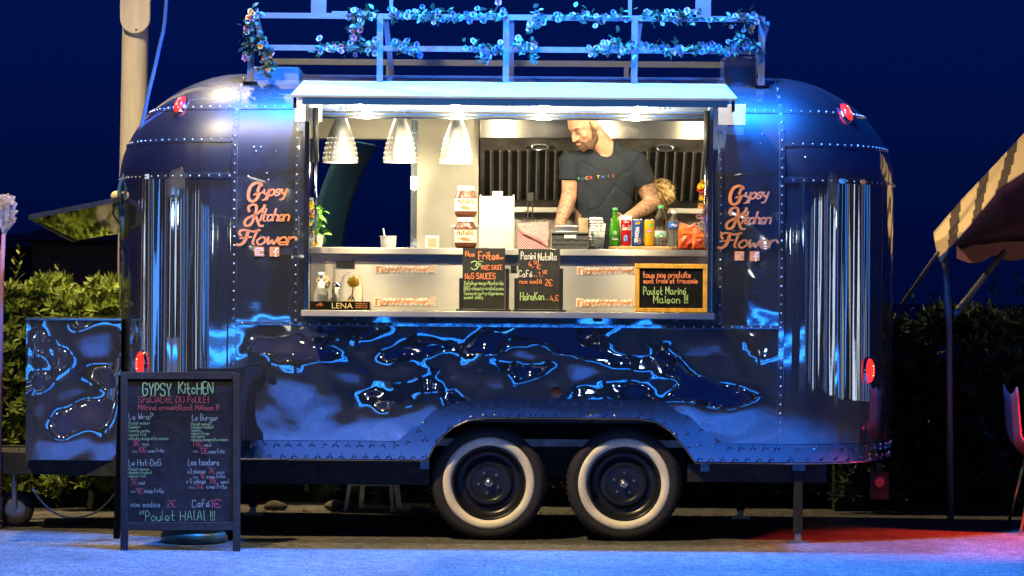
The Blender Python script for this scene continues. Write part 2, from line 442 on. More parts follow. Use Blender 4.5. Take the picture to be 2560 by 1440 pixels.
# ------------------------------------------------------------------ the trailer body surface
XL, XR, AL, AR, ZW, HR = -1.532, 1.483, .745, .724, 2.0, .62
def shell(u, z):
    s = min(1., max(0., (z-ZW)/HR)); u = u % 4; tk = .035*(max(0, .82-z)/.38)**2
    if u <= 1 or 2 <= u <= 3:
        n = 2.6; c = max(0., 1-s**n)**(1/n)-tk
        return Vector((XL+(XR-XL)*u, 1-c, z)) if u <= 1 else Vector((XR-(XR-XL)*(u-2), 1+c, z))
    right = u < 2; a = -PI/2+PI*(u-1) if right else PI/2-PI*(u-3)
    n = 1.95+.65*abs(math.sin(a))**3; c = max(0., 1-s**n)**(1/n)-tk; m = 2.2
    ex = abs(math.cos(a))**(2/m); ey = math.copysign(abs(math.sin(a))**(2/m), math.sin(a))
    return Vector((XR+AR*ex*c if right else XL-AL*ex*c, 1+ey*c, z))
def shell_n(u, z):
    e = .004; z0 = min(z, 2.6)
    d = (shell(u+e, z0)-shell(u-e, z0)).cross(shell(u, z0+e)-shell(u, z0-e))
    return d.normalized()
def near_u(x): return (x-XL)/(XR-XL)
def interp(tab, x):
    if x <= tab[0][0]: return tab[0][1]
    for (a, b), (c, d) in zip(tab, tab[1:]):
        if x <= c: return b+(d-b)*(x-a)/(c-a)
    return tab[-1][1]
HEM, STOP, SILL = .44, .547, 1.19
arch_in = [(W(px, py).x, W(px, py).z) for px, py in [(1068, 1152), (1082, 1122), (1105, 1092), (1135, 1068), (1170, 1052), (1215, 1046), (1280, 1045), (1600, 1048), (1640, 1056), (1678, 1080), (1708, 1115), (1738, 1160)]]
arch_in[0] = (arch_in[0][0], HEM); arch_in[-1] = (arch_in[-1][0], HEM)
arch_out = [(W(px, py).x, W(px, py).z) for px, py in [(995, 1103), (1035, 1064), (1085, 1028), (1150, 1004), (1235, 996), (1440, 997), (1660, 1002), (1705, 1022), (1755, 1070), (1792, 1109)]]
arch_out[0] = (arch_out[0][0], STOP); arch_out[-1] = (arch_out[-1][0], STOP)
def hem(u): return interp(arch_in, XL+(XR-XL)*u) if 0 <= u <= 1 else HEM
def skirt_top(u): return interp(arch_out, XL+(XR-XL)*u) if 0 <= u <= 1 else STOP
def nz(x, z, f, sd): return noise.noise(Vector((x*f+sd*7.3, z*f*1.15+sd, sd*3.1)))
DENTS = [(W(px, py).x, W(px, py).z, sx, sz, am) for px, py, sx, sz, am in ((735, 930, .10, .10, .013), (700, 1030, .12, .07, -.010), (872, 1000, .09, .11, -.013), (1000, 905, .13, .07, .010), (1062, 975, .075, .10, .013),
    (1128, 960, .05, .06, -.009), (1215, 925, .08, .07, .010), (1310, 900, .10, .05, -.009), (1385, 940, .07, .06, .009), (1480, 905, .11, .06, .010), (1580, 960, .09, .05, -.009), (1655, 920, .07, .08, .010), (1720, 1010, .07, .06, .010),
    (1800, 900, .09, .10, -.010), (1860, 1020, .10, .05, .010), (1910, 930, .05, .09, .008), (640, 880, .07, .05, .010), (800, 870, .09, .04, -.008), (960, 1040, .10, .05, .008))]
def dent_low(u, z):
    x = XL+(XR-XL)*u; e = min(1., max(0, (SILL-z)/.16))*min(1., max(0., (z-.5)/.1))*min(1, u*12, (1-u)*12)
    swirl = 1.
    d = .017*nz(x, z, 1.5, 1)+.010*nz(x+.22*nz(x, z, 2.2, 9), z+.2*nz(x, z, 2.2, 19), 3.1, 2)+.004*nz(x+.1*nz(x, z, 4, 29), z, 6.5, 12)+.0004*nz(x, z, 18, 3)
    for cx, cz, sx, sz, am in DENTS:
        qx, qz = (x-cx)/sx, (z-cz)/sz; r2 = qx*qx+qz*qz
        if r2 < 9: d += .75*am*math.exp(-r2/2)
    return e*swirl*d
def dent_side(u, z):
    return .0020*nz(u*3, z, 3.2, 5)+.0005*nz(u*3, z, 9, 6)
def dent_end(u, z):
    return 0.0030*noise.noise(Vector((u*17, z*.22, 1)))+.0020*noise.noise(Vector((u*41, z*.3, 7)))+.0008*noise.noise(Vector((u*95, z*.25, 3)))+.0007*nz(u*2, z, 3, 8)
def patch(name, parent, u0, u1, nu, z0, z1, nz_, disp=None, m='chrome', off=0., dome=False):
    rows = []
    for j in range(nz_+1):
        t = j/nz_; row = []
        for i in range(nu+1):
            u = u0+(u1-u0)*i/nu; a = z0(u) if callable(z0) else z0; b = z1(u) if callable(z1) else z1
            z = a+(b-a)*(math.sin(t*PI/2) if dome else t)
            p = shell(u, z); d = off+(disp(u, z) if disp else 0)
            row.append(p+shell_n(u, z)*d if d else p)
        rows.append(row)
    return MB().grid(rows).build(name, m, parent, smooth=True)

T = thing('food_trailer', 'polished riveted metal food trailer with rounded ends, open serving hatch and whitewall wheels', 'food trailer', (0, 1, 0))
WX0, WX1, WZ0, WZ1 = -1.122, 1.077, 1.245, 2.41
uA, uB = near_u(WX0), near_u(WX1)
body = patch('body_shell', T, 0, 1, 420, hem, SILL, 110, dent_low)
patch('panel', body, 0, uA, 40, SILL, 2.56, 90, dent_side)
patch('panel', body, uB, 1, 40, SILL, 2.56, 90, dent_side)
patch('panel', body, uA, uB, 60, SILL, WZ0-.012, 6, dent_side)
patch('panel', body, uA, uB, 30, WZ1, 2.56, 8)
patch('panel', body, 0, 1, 40, 2.56, 2.62, 14, dome=True)
patch('panel', body, 2, 3, 40, 2.56, 2.62, 14, dome=True)
for a in (1, 3):                                              # rounded ends: lower wall and gored upper shells
    patch('end_panel', body, a, a+1, 220, HEM, 2.0, 40, dent_end)
    patch('end_panel', body, a, a+1, 90, 2.0, 2.20, 10, dent_end)
    patch('end_panel', body, a, a+1, 90, 2.20, 2.385, 10)
    patch('end_panel', body, a, a+1, 90, 2.385, 2.62, 22, dome=True)
DX0, DX1 = -1.25, -.60                                        # far side with its door opening
fu = lambda x: 2+(XR-x)/(XR-XL)
patch('panel', body, 2, fu(DX1), 60, HEM, 2.56, 60)
patch('panel', body, fu(DX0), 3, 12, HEM, 2.56, 60)
patch('panel', body, fu(DX1), fu(DX0), 12, 2.30, 2.56, 10)
# seam strips with rivets
riv = MB()
def rivet(p, n, r=.0052):
    if random.random() < .04: return
    r *= random.uniform(.85, 1.1)
    riv.ell(p+n*.001, r, 7, 4)
def strip_u(z, u0, u1, wd=.03, k=60, name='seam_strip'):
    rows = [[], [], [], []]
    for i in range(k+1):
        u = u0+(u1-u0)*i/k
        for r_, (dz, of) in enumerate(((-wd/2, -.002), (-wd/2+.002, .0045), (wd/2-.002, .0045), (wd/2, -.002))):
            rows[r_].append(shell(u, z+dz)+shell_n(u, z+dz)*of)
    MB().grid(rows).build(name, 'chrome', body, smooth=False)
    d = 0; last = shell(u0, z)
    for i in range(1, 400):
        u = u0+(u1-u0)*i/400; p = shell(u, z); d += (p-last).length; last = p
        if d > .052: d = 0; rivet(p+shell_n(u, z)*.004, shell_n(u, z))
def strip_z(u, z0, z1, wd=.03, k=40, name='seam_strip'):
    du = wd/(XR-XL)/2; rows = [[], [], [], []]
    for i in range(k+1):
        z = z0+(z1-z0)*i/k
        for r_, (dd, of) in enumerate(((-du, -.002), (-du*.85, .0045), (du*.85, .0045), (du, -.002))):
            rows[r_].append(shell(u+dd, z)+shell_n(u, z)*of)
    MB().grid([r[::-1] for r in rows]).build(name, 'chrome', body)
    z = z0+.02
    while z < z1: rivet(shell(u, z)+shell_n(u, z)*.004, shell_n(u, z)); z += .05
for a in (1, 3):
    strip_u(2.0, a, a+1); strip_u(2.2, a, a+1); strip_u(2.385, a, a+1, k=50)
strip_u(2.385, 0, uA); strip_u(2.385, uB, 1)
strip_u(SILL, .0, 1., .022)
for u in (.001, .999): strip_z(u, STOP, 2.58)
for u in (uA-.022, uB+.022): strip_z(u, SILL, 2.50, .026)
for i in range(46):                                           # stray rivets over the side panels
    u = random.choice((random.uniform(.02, uA-.05), random.uniform(uB+.05, .98))); z = random.uniform(1.9, 2.3); 
    if i % 5 == 0: rivet(shell(u, z), shell_n(u, z))
mat('rivet', (.78, .80, .84), .34, 1.)
tag(riv.build('rivets', 'rivet', body, smooth=True), kind='stuff')
# tread plate skirt with raised lugs
sk = patch('skirt', T, 0, 1, 240, hem, skirt_top, 6, m='plate', off=.008)
for a in (1, 3): patch('skirt_end', sk, a, a+1, 80, HEM, STOP, 3, m='plate', off=.008)
edge = MB()
pts = [shell(i/240, hem(i/240)+.003)+shell_n(i/240, .6)*.011 for i in range(241)]; edge.tube(pts, .0045, 6)
for a in (1, 3): edge.tube([shell(a+i/40, HEM+.003)+shell_n(a+i/40, .6)*.011 for i in range(41)], .0045, 6)
edge.build('skirt_edge', 'chrome_trim', sk)
lg = MB()
def pyr(c, ax, hl, hw, h):
    a = Vector((math.cos(ax), 0, math.sin(ax))); b = Vector((-math.sin(ax), 0, math.cos(ax))); c = Vector(c); n = Vector((0, -h, 0))
    lg.add([c-a*hl, c+b*hw, c+a*hl, c-b*hw, c+n-a*hl*.45, c+n+a*hl*.45], [(0, 3, 4), (3, 5, 4), (3, 2, 5), (2, 1, 5), (1, 4, 5), (1, 0, 4)])
pyr((-.008, 0, -.006), R(50), .015, .005, .007); pyr((.010, 0, -.004), R(-35), .013, .0045, .006); pyr((.0, 0, .012), R(70), .008, .0045, .008)
lug = lg.mesh('lug', 'chrome_trim', smooth=False)
def put_lug(u, z):
    n = shell_n(u, 1.0); put('lug', lug, sk, shell(u, z)+n*.0085, (0, random.uniform(-.5, .5), math.atan2(n.y, n.x)+PI/2), random.uniform(.85, 1.15))
for k in range(46):
    u = .004+k/46
    if u > 1: break
    x = XL+(XR-XL)*u; a, b = hem(u), skirt_top(u)
    if b-a < .2:
        put_lug(u, a+.022); put_lug(min(.999, u+.5/46), b-.022)
    else:
        m_ = max(2, int((b-a)/.062))
        for j in range(m_): put_lug(u, a+.024+(b-a-.05)*j/(m_-1))
for a, span in ((1, (.02, .56)), (3, (.44, .98))):
    for k in range(15):
        u = a+span[0]+(span[1]-span[0])*k/14; put_lug(u, HEM+.024); put_lug(u+.018, STOP-.024)
# window frame: jambs, head, sliding rails
fr = MB().box((WX0-.022, -.012, WZ0), (WX0+.006, .20, WZ1)).build('hatch_frame', 'chrome_trim', T, bevel=.003)
MB().box((WX1-.006, -.012, WZ0), (WX1+.022, .20, WZ1)).build('jamb', 'chrome_trim', fr, bevel=.003)
MB().box((WX0+.007, .02, 2.362), (WX1-.007, .20, 2.412)).build('head_strip', 'chrome', fr)
for z, m in ((2.354, 'black_metal'), (2.345, 'chrome_trim'), (2.335, 'black_metal'), (2.326, 'chrome_trim')):
    MB().box((WX0+.007, .012+random.random()*.004, z-.0042), (WX1-.007, .06, z+.0042)).build('sliding_rail', m, fr)
for px in (865, 1270, 1662):
    for k in (-1, 0, 1):
        p = W(px+k*13, 268, .012); MB().tube([p+Vector((-.006, 0, -.012)), p+Vector((0, -.006, .006)), p+Vector((.006, 0, -.012))], .002, 6).build('clip', 'black_metal', fr)
# awning panel held up by gas struts
aw = MB().prism([(-1.185, .44, 2.560), (-1.185, -.5, 2.417), (-1.185, -.5, 2.400), (-1.185, .44, 2.543)], (2.378, 0, 0)).build('awning', 'white_paint', T, bevel=.003)
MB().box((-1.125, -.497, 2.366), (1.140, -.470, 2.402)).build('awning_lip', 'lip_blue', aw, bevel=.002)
for x in (-1.165, 1.172):
    MB().box((x-.008, -.48, 2.345), (x+.008, -.44, 2.402)).build('awning_hook', 'black_metal', aw)
for x, s in ((-1.085, 1), (1.062, -1)):
    st = MB().tube([(x, -.035, 2.375), (x+.004*s, -.03, 2.075)], .016, 12).build('gas_strut', 'black_metal', T, smooth=True)
    MB().tube([(x+.004*s, -.03, 2.075), (x+.006*s, -.025, 1.635)], .006, 8).build('rod', 'chrome_trim', st, smooth=True)
# clear plastic weather flaps beside the awning
for x in (-1.20, 1.125):
    MB().box((x, -.012, 2.30), (x+.15, -.009, 2.415)).build('plastic_flap', 'flap_film', T)
# LED downlights under the awning
for x in (-.83, -.31, .16, .69):
    YP = -.40
    dl = MB().lathe([(0, .012), (.032, .012), (.034, 0), (.028, -.004)], 16, (x, YP, 2.396)).build('downlight', 'white_plastic', T, smooth=False)
    MB().lathe([(.027, -.004), (.02, -.006), (0, -.006)], 16, (x, YP, 2.396)).build('lens', 'bulb_white', dl)
    lamp(dl, (x, YP, 2.365), E_PUCK, KITCH, .03)
# serving counter, front and shelf
CZ, SZ = 1.613, 1.268
ct = MB().box((WX0+.008, .10, CZ-.02), (WX1-.008, .62, CZ)).build('counter', 'brushed', T, bevel=.003)
MB().box((WX0+.008, .086, CZ-.036), (WX1-.008, .098, CZ-.002)).build('edge_moulding', 'brushed', ct, bevel=.002)
MB().box((WX0+.008, .096, CZ-.050), (WX1-.008, .110, CZ-.040)).build('edge_moulding', 'brushed', ct, bevel=.002)
fp = MB().box((WX0+.008, .122, 1.246), (WX1-.008, .14, CZ-.022)).build('counter_front', 'brushed', T)
MB().box((WX0+.03, .117, CZ-.085), (WX1-.03, .1215, CZ-.052)).build('trim', 'brushed', fp)
rv = MB()
for k in range(14): rv.ell((WX0+.09+k*.155, .117, CZ-.070), .0065, 8, 5)
tag(rv.build('rivets', 'nickel', fp, smooth=True), kind='stuff')
for a, b, c, d in ((840, 887, 653, 668), (1277, 1292, 664, 678)):
    p, q = W(a, c, .12), W(b, d, .12); MB().box((p.x, .115, q.z), (q.x, .1215, p.z)).build('vent_slot', 'slot_black', fp)
sh = MB().box((-1.14, -.28, SZ-.034), (1.095, .118, SZ)).build('shelf', 'brushed', T, bevel=.004)
for k in range(5): MB().box((-.9+k*.45, -.2, SZ-.052), (-.86+k*.45, -.006, SZ-.036)).build('bracket', 'black_metal', sh)
# stickers on the counter front
def sticker(x0, x1, yc):
    y = .120; m = lambda px, py: W(px, py, y)
    h = 11; bg = MB(); pts = []
    for i in range(41):
        t = i/40; px = x0+(x1-x0)*t; a = h*(1.0 if t < .1 or t > .9 else .72+.22*math.sin(i*1.9))
        pts.append((px, a))
    bg.grid([[m(p, yc+a) for p, a in pts], [m(p, yc-a) for p, a in pts]])
    o = bg.build('sticker', 'sticker_white', fp); y = .1185
    ink = MB(); write(ink, 'gypsykitchenflower', x0+20, x1-20, yc+4, 13, 2.0, m, slant=.25, sp=1.0, jit=.03)
    icon_f(ink, x0+11, yc, 8, m); icon_cam(ink, x1-11, yc, 8, m); ink.build('print', 'copper_flat', o)
def icon_f(mb, cx, cy, h, m):
    mb.grid([[m(cx-h, cy+h), m(cx-h, cy-h)], [m(cx-h*.2, cy+h), m(cx-h*.2, cy-h)]]); mb.grid([[m(cx+.45*h, cy+h), m(cx+.45*h, cy+.05*h)], [m(cx+h, cy+h), m(cx+h, cy+.05*h)]])
    mb.grid([[m(cx+.45*h, cy-.25*h), m(cx+.45*h, cy-.5*h)], [m(cx+h, cy-.25*h), m(cx+h, cy-h)]])
    mb.grid([[m(cx-.2*h, cy-.5*h), m(cx-.2*h, cy-h)], [m(cx+.5*h, cy-.75*h), m(cx+.5*h, cy-h)]])
def ring(mb, pts, th, m): ribbon(mb, pts+pts[:2], th, m)
def icon_cam(mb, cx, cy, h, m):
    sq = [(cx+h*math.copysign(abs(math.cos(t))**.45, math.cos(t)), cy+h*math.copysign(abs(math.sin(t))**.45, math.sin(t))) for t in [2*PI*i/28 for i in range(28)]]
    ring(mb, sq, h*.24, m); ring(mb, [(cx+h*.45*math.cos(2*PI*i/16), cy+h*.45*math.sin(2*PI*i/16)) for i in range(16)], h*.22, m)
    ribbon(mb, [(cx+h*.5, cy-h*.55), (cx+h*.62, cy-h*.55)], h*.2, m)
for a in ((938, 1091, 673), (935, 1088, 754), (1442, 1602, 677), (1440, 1600, 757)): sticker(*a)
# glitter lettering on both sides of the hatch
Z6 = lambda x, y: (560+x/5.54, 420+y/5.54)
def lettering():
    mb = MB(); m = lambda px, py: W(px, py, -.0075)
    def st(pts, th): ribbon(mb, smooth_path([Z6(*p) for p in pts], 5), th, m, .35)
    st([(515, 245), (500, 215), (440, 208), (375, 250), (340, 340), (345, 430), (395, 462), (450, 430), (480, 370), (492, 345)], 7.5)
    st([(512, 212), (485, 265), (465, 318)], 6.5); st([(412, 372), (450, 352), (515, 345), (530, 335)], 4)
    write(mb, 'ypsy', *[Z6(530, 0)[0], Z6(840, 0)[0]], Z6(0, 384)[1], 31, 4.4, m, slant=.38, callig=.5, sp=.75, jit=.02, rise=-.02)
    st([(350, 600), (340, 545), (390, 508), (445, 520), (445, 590), (415, 690), (370, 780), (310, 800), (285, 755), (320, 700), (400, 660), (440, 640)], 6.5)
    st([(565, 515), (545, 560), (490, 610), (430, 655)], 6.5); st([(430, 640), (460, 720), (495, 800), (540, 800)], 6)
    write(mb, 'itchen', *[Z6(500, 0)[0], Z6(885, 0)[0]], Z6(0, 730)[1], 30, 4.2, m, slant=.32, callig=.5, sp=.7, jit=.02)
    st([(235, 935), (212, 905), (235, 865), (310, 858), (400, 880), (495, 858)], 6); st([(335, 870), (315, 940), (280, 1020), (225, 1062), (175, 1062)], 7.5); st([(220, 975), (290, 965), (380, 955)], 5)
    write(mb, 'lower', *[Z6(385, 0)[0], Z6(975, 0)[0]], Z6(0, 1058)[1], 36, 5.2, m, slant=.38, callig=.5, sp=.75, jit=.02)
    return mb
lo = lettering().build('lettering', 'copper', T); c2 = lo.copy(); COL.objects.link(c2); c2.location = lo.location+Vector((2.646, 0, .004))
for i, (ox, oz) in enumerate(((0, 0), (2.638, -.003))):
    for cx, fn, nm in ((648, icon_cam, 'icon'), (686, icon_f, 'icon')):
        m0 = lambda px, py: W(px, py, -.006)+Vector((ox, 0, oz)); m1 = lambda px, py: W(px, py, -.0085)+Vector((ox, 0, oz))
        if fn is icon_cam:
            q = MB().prism([m0(cx-12, 617), m0(cx+12, 617), m0(cx+12, 641), m0(cx-12, 641)], (0, .004, 0)).build(nm, 'copper', T)
            k = MB(); icon_cam(k, cx, 629, 8.5, m1); k.build('print', 'sticker_white', q)
        else:
            q = MB().prism([m0(cx-12, 617), m0(cx+12, 617), m0(cx+12, 641), m0(cx-12, 641)], (0, .004, 0)).build(nm, 'copper', T)
            k = MB(); ribbon(k, smooth_path([(cx+9, 622), (cx+5, 622), (cx+3, 626), (cx+3, 641)]), 4, m1); ribbon(k, [(cx-2, 630), (cx+9, 630)], 3.4, m1); k.build('print', 'sticker_white', q)
# wheels
def wheel(x, label):
    c = Vector((x, .165, .317)); hw = .085
    t = MB().lathe([(.205, -hw*.72), (.262, -hw*.97), (.285, -hw), (.302, -hw*.9), (.315, -hw*.62), (.3185, -hw*.3), (.3185, hw*.3), (.315, hw*.62), (.30, hw), (.25, hw), (.2, hw*.7)], 72, c, 'y')
    wh = t.build('wheel', 'rubber', T, smooth=True); tag(wh, label)
    MB().lathe([(.203, -hw*.78), (.212, -hw*.99), (.228, -hw*1.06), (.244, -hw*1.05), (.254, -hw*.99), (.254, -hw*.9)], 72, c, 'y').build('whitewall', 'whitewall', wh, smooth=True)
    tr = MB()
    for k in range(64):
        a = 2*PI*k/64; d = Vector((math.cos(a), 0, math.sin(a))); tr.bar(c+d*.3165+Vector((0, -hw*.75, 0)), c+d*.3165+Vector((0, hw*.75, 0)), .006, .008, up=d)
    tag(tr.build('tread', 'rubber', wh), kind='stuff')
    MB().lathe([(.205, -hw*.85), (.200, -hw*.92), (.192, -hw*.80), (.186, -hw*.45), (.170, -hw*.25), (.148, -hw*.12), (.132, -hw*.30), (.108, -hw*.52), (.098, -hw*.40), (.085, -hw*.36), (.05, -hw*.38), (.0, -hw*.38)], 60, c, 'y').build('rim', 'rim_black', wh, smooth=True)
    ho = MB()
    for k in range(16):
        a = 2*PI*(k+.5)/16; ho.lathe([(0, -.001), (.0085, -.001), (.0105, .006)], 10, c+Vector((.145*math.cos(a), -hw*.17, .145*math.sin(a))), 'y')
    tag(ho.build('vent_holes', 'slot_black', wh), kind='stuff')
    MB().lathe([(.024, -hw*.36), (.024, -hw*.62), (.021, -hw*.7), (.016, -hw*.66), (.012, -hw*.74), (0, -hw*.78)], 24, c, 'y').build('hub_cap', 'nickel', wh, smooth=True)
    for k in range(5):
        a = 2*PI*k/5+.9+x; MB().lathe([(.0085, 0), (.0085, -.012), (.006, -.015), (0, -.015)], 6, c+Vector((.058*math.cos(a), -hw*.38, .058*math.sin(a))), 'y').build('wheel_bolt', 'bolt_steel', wh)
wheel(W(1222, 1215, .1).x, 'left whitewall wheel with black steel rim'); wheel(W(1560, 1219, .1).x, 'right whitewall wheel with black steel rim')
# wheel well, chassis, jacks
ch = MB().box((-1.9, .12, .30), (-1.85+1.4, 1.88, .43)).build('chassis', 'chassis', T)
MB().box((.98, .12, .33), (1.75, 1.88, .43)).build('frame_beam', 'chassis', ch)
MB().box((-.46, .34, .33), (.98, 1.66, .68)).box((-.46, .05, .655), (.98, .34, .68)).build('wheel_well', 'chassis', ch)
MB().tube([(-.127, .2, .317), (-.127, 1.8, .317)], .035, 10).tube([(.615, .2, .317), (.615, 1.8, .317)], .035, 10).build('axle', 'chassis', ch)
for x in (-.127, .615):
    MB().lathe([(.2, -.08), (.3, -.085), (.315, 0), (.3, .085), (.2, .08)], 40, (x, 1.83, .317), 'y').build('far_tyre', 'rubber', ch, smooth=True)
for bx in (-.50, 1.05): MB().box((bx, .10, .39), (bx+.05, .16, .438)).build('bracket', 'plate', ch)
def jack(px, py, y, name_label, lit=False):
    x = W(px, py, y).x; j = MB().box((x-.024, y-.024, .05), (x+.024, y+.024, .44)).build('jack_leg', 'chassis', T, bevel=.004); tag(j, name_label)
    MB().box((x-.055, y-.05, 0), (x+.055, y+.05, .012)).build('foot_plate', 'bolt_steel', j)
    MB().box((x-.017, y-.017, .01), (x+.017, y+.017, .15)).build('inner_tube', 'bolt_steel', j)
    MB().box((x-.035, y-.035, .40), (x+.035, y+.035, .445)).build('collar', 'plate', j)
jack(1995, 1250, .10, 'dark right near support leg'); jack(1851, 1280, 1.75, 'dark right far support leg'); jack(633, 1250, 1.75, 'dark left far support leg')
p = W(2198, 1205, .9); bk = MB().box((p.x-.055, .89, p.z-.1), (p.x+.055, .905, p.z+.06)).build('reflector_bracket', 'chassis', T); MB().box((p.x-.02, .9, .40), (p.x+.02, .92, p.z+.05)).build('arm', 'chassis', bk)
MB().lathe([(0, -.006), (.028, -.006), (.031, 0)], 20, (p.x, .888, p.z), 'y').build('reflector', 'reflector_red', bk)
p = W(1390, 980); MB().lathe([(0, -.012), (.024, -.011), (.030, -.004), (.031, .004)], 24, (p.x, -.012, p.z), 'y').build('amber_reflector', 'amber', T, smooth=True)
# red marker lamps on the rounded ends
def find_u(px, z, lo, hi):
    best = None
    for i in range(400):
        u = lo+(hi-lo)*i/399; q = shell(u, z); sx = 1280+q.x*FPX/(DIST+q.y)
        if best is None or abs(sx-px) < best[0]: best = (abs(sx-px), u)
    return best[1]
def marker(px, py, lo, hi, tilt, lab):
    z = W(px, py, .6).z; u = find_u(px, z, lo, hi); q = shell(u, z); n = shell_n(u, z)
    rot = n.to_track_quat('Y', 'Z').to_matrix() @ Matrix.Rotation(tilt, 3, 'Y')
    b = MB().ell(q, (.040, .022, .078), 16, 12, rot).build('marker_lamp', 'chrome_trim', T, smooth=True); tag(b, lab)
    MB().ell(q+n*.014, (.033, .028, .068), 18, 14, rot).build('lens', 'red_lens', b, smooth=True)
    core = MB()
    for k in range(4): core.ell(q+n*.034+rot@Vector((0, 0, -.026+.017*k)), (.009, .009, .007), 8, 6, rot)
    core.build('led', 'red_core', b, smooth=True)
marker(450, 275, 3.5, 4.0, R(20), 'red upper left marker lamp'); marker(2108, 293, 1.0, 1.5, R(-20), 'red upper right marker lamp')
marker(358, 905, 3.5, 4.0, 0, 'red lower left marker lamp'); marker(2170, 922, 1.0, 1.5, 0, 'red lower right marker lamp')
# roof rack
YF, YR = .36, 1.5
def zx(px, py, y): q = W(px, py, y); return q.x, q.z
x0, zt = zx(627, 42, YF); x1, _ = zx(1904, 42, YF); zm = 2.735; zt = 2.915; pxs = (627, 950, 1265, 1586, 1904)
rk = MB().bar((x0, YF, zt), (x1, YF, zt), .03, .03).build('roof_rack', 'rack_paint', T)
MB().bar((x0+.02, YF, zm), (x1-.02, YF, zm), .028, .030).build('rail', 'rack_paint', rk)
MB().bar((x0, YR, 2.745), (x1, YR, 2.745), .03, .035).build('rail', 'rack_paint', rk)
for i, px in enumerate(pxs):
    x = W(px, 120, YF).x; MB().bar((x, YF-.002, 2.53), (x, YF-.002, zt+.013), .034, .034).build('post', 'rack_paint', rk)
    MB().box((x-.04, YF-.04, 2.53), (x+.04, YF+.04, 2.542)).build('foot', 'chrome_trim', rk)
    MB().bar((x+.03, YF+.02, zt-.02), (x+.03, YR-.02, 2.60), .03, .02).build('brace', 'rack_paint', rk)
    MB().bar((x, YR+.002, 2.54), (x, YR+.002, 2.74), .028, .028).build('post', 'rack_paint', rk)
for px, wd in ((797, .085), (1758, .085), (978, .02), (1575, .02)):
    x = W(px, 20, YF+.03).x; MB().bar((x, YF+.035, zt-.01), (x, YF+.035, 5.1), wd, .04).build('sign_post', 'rack_paint', rk)
MB().box((W(830, 25, .4).x, .38, zt+.016), (W(865, 25, .4).x+.01, .42, zt+.03)).build('bolted_plate', 'rack_paint', rk)
hb = MB().bar((-1.35, YF+.03, 5.0), (1.3, YF+.03, 5.0), .05, .05).build('sign_beam', 'rack_paint', rk)
for x in (-.85, .0, .85):
    MB().bar((x, YF+.03, 5.03), (x, -.45, 5.08), .03, .03).build('flood_arm', 'rack_paint', rk)
    fl = MB().box((x-.16, -.56, 5.0), (x+.16, -.36, 5.06)).build('blue_floodlight', 'black_metal', rk, bevel=.005)
    lamp(rk, (x, -.46, 4.97), E_FLOOD/3, BLUE, .09, 'SPOT', rot=(R(-6), 0, 0), spot=R(88))
MB().box((W(632, 200, .6).x, .45, 2.52), (W(752, 200, .6).x, .95, 2.635)).build('roof_box', 'rack_paint', T, bevel=.01)
MB().box((W(1808, 170, .5).x, .45, 2.48), (W(1888, 170, .5).x, .75, W(1850, 142, .5).z)).build('roof_box', 'chrome', T, bevel=.006)
# kitchen inside
fl = MB().box((XL+.05, .1, .52), (XR-.05, 1.79, .56)).build('kitchen_floor', 'steel_dark', T)
MB().box((DX1, 1.775, .56), (1.43, 1.80, 2.465)).box((DX0-.2, 1.775, .56), (DX0, 1.80, 2.465)).box((DX0, 1.775, 2.30), (DX1, 1.80, 2.465)).build('back_wall', 'brushed_v', T)
MB().box((-1.47, .16, .56), (-1.45, 1.774, 2.33)).build('partition', 'brushed_v', T); MB().box((1.41, .16, .56), (1.43, 1.774, 2.33)).build('partition', 'brushed_v', T)
MB().box((-1.47, .27, 2.466), (1.43, 1.73, 2.48)).build('ceiling', 'white_paint', T)
fg = MB().box((-.598, 1.5, .56), (-.204, 1.774, 2.464)).build('tall_cabinet', 'brushed_v', T, bevel=.004)
MB().box((-.612, 1.485, .56), (-.575, 1.499, 2.464)).build('edge_strip', 'chrome', fg)
hd = MB().box((-.2, 1.30, 2.285), (1.405, 1.774, 2.464)).build('hood', 'brushed_hood', T, bevel=.004)
MB().prism([(-.195, 1.315, 2.284), (-.195, 1.715, 1.89), (-.195, 1.73, 1.90), (-.195, 1.33, 2.284)], (1.59, 0, 0)).build('filter_panel', 'steel_dark', hd)
d = Vector((0, .4, -.394)); nn = Vector((0, -.70, -.71))
for k in range(28):
    x = -.155+k*.055
    a = Vector((x, 1.315, 2.284))+d*.17+nn*.006; MB().bar(a, a+d*.70, .030, .012, up=nn).build('slot', 'slot_black', hd)
    b = Vector((x+.022, 1.315, 2.284))+d*.17+nn*.008; MB().bar(b, b+d*.70, .007, .014, up=nn).build('baffle', 'fin_steel', hd)
for x in (.16, .905):
    c = Vector((x, 1.315, 2.284))+d*.09+nn*.02; MB().tube([c+Vector((.05*math.cos(t), 0, .018*math.sin(t))) for t in [2*PI*i/20 for i in range(21)]], .006, 6).build('filter_handle', 'chrome_trim', hd, smooth=True)
    for s in (-1, 1): MB().tube([c+Vector((.085*s, 0, 0)), c+Vector((.05*s, 0, 0))], .005, 6).build('handle_pin', 'chrome_trim', hd)
MB().box((-.2, 1.60, 1.855), (1.40, 1.72, 1.884)).build('trim', 'brushed', hd)
bc = MB().box((-.2, 1.25, .56), (1.405, 1.774, 1.50)).build('back_counter', 'brushed', T, bevel=.004)
MB().box((.30, 1.755, 1.54), (.92, 1.772, 1.80)).box((1.0, 1.755, 1.52), (1.36, 1.772, 1.80)).build('splash_panel', 'brushed', bc)
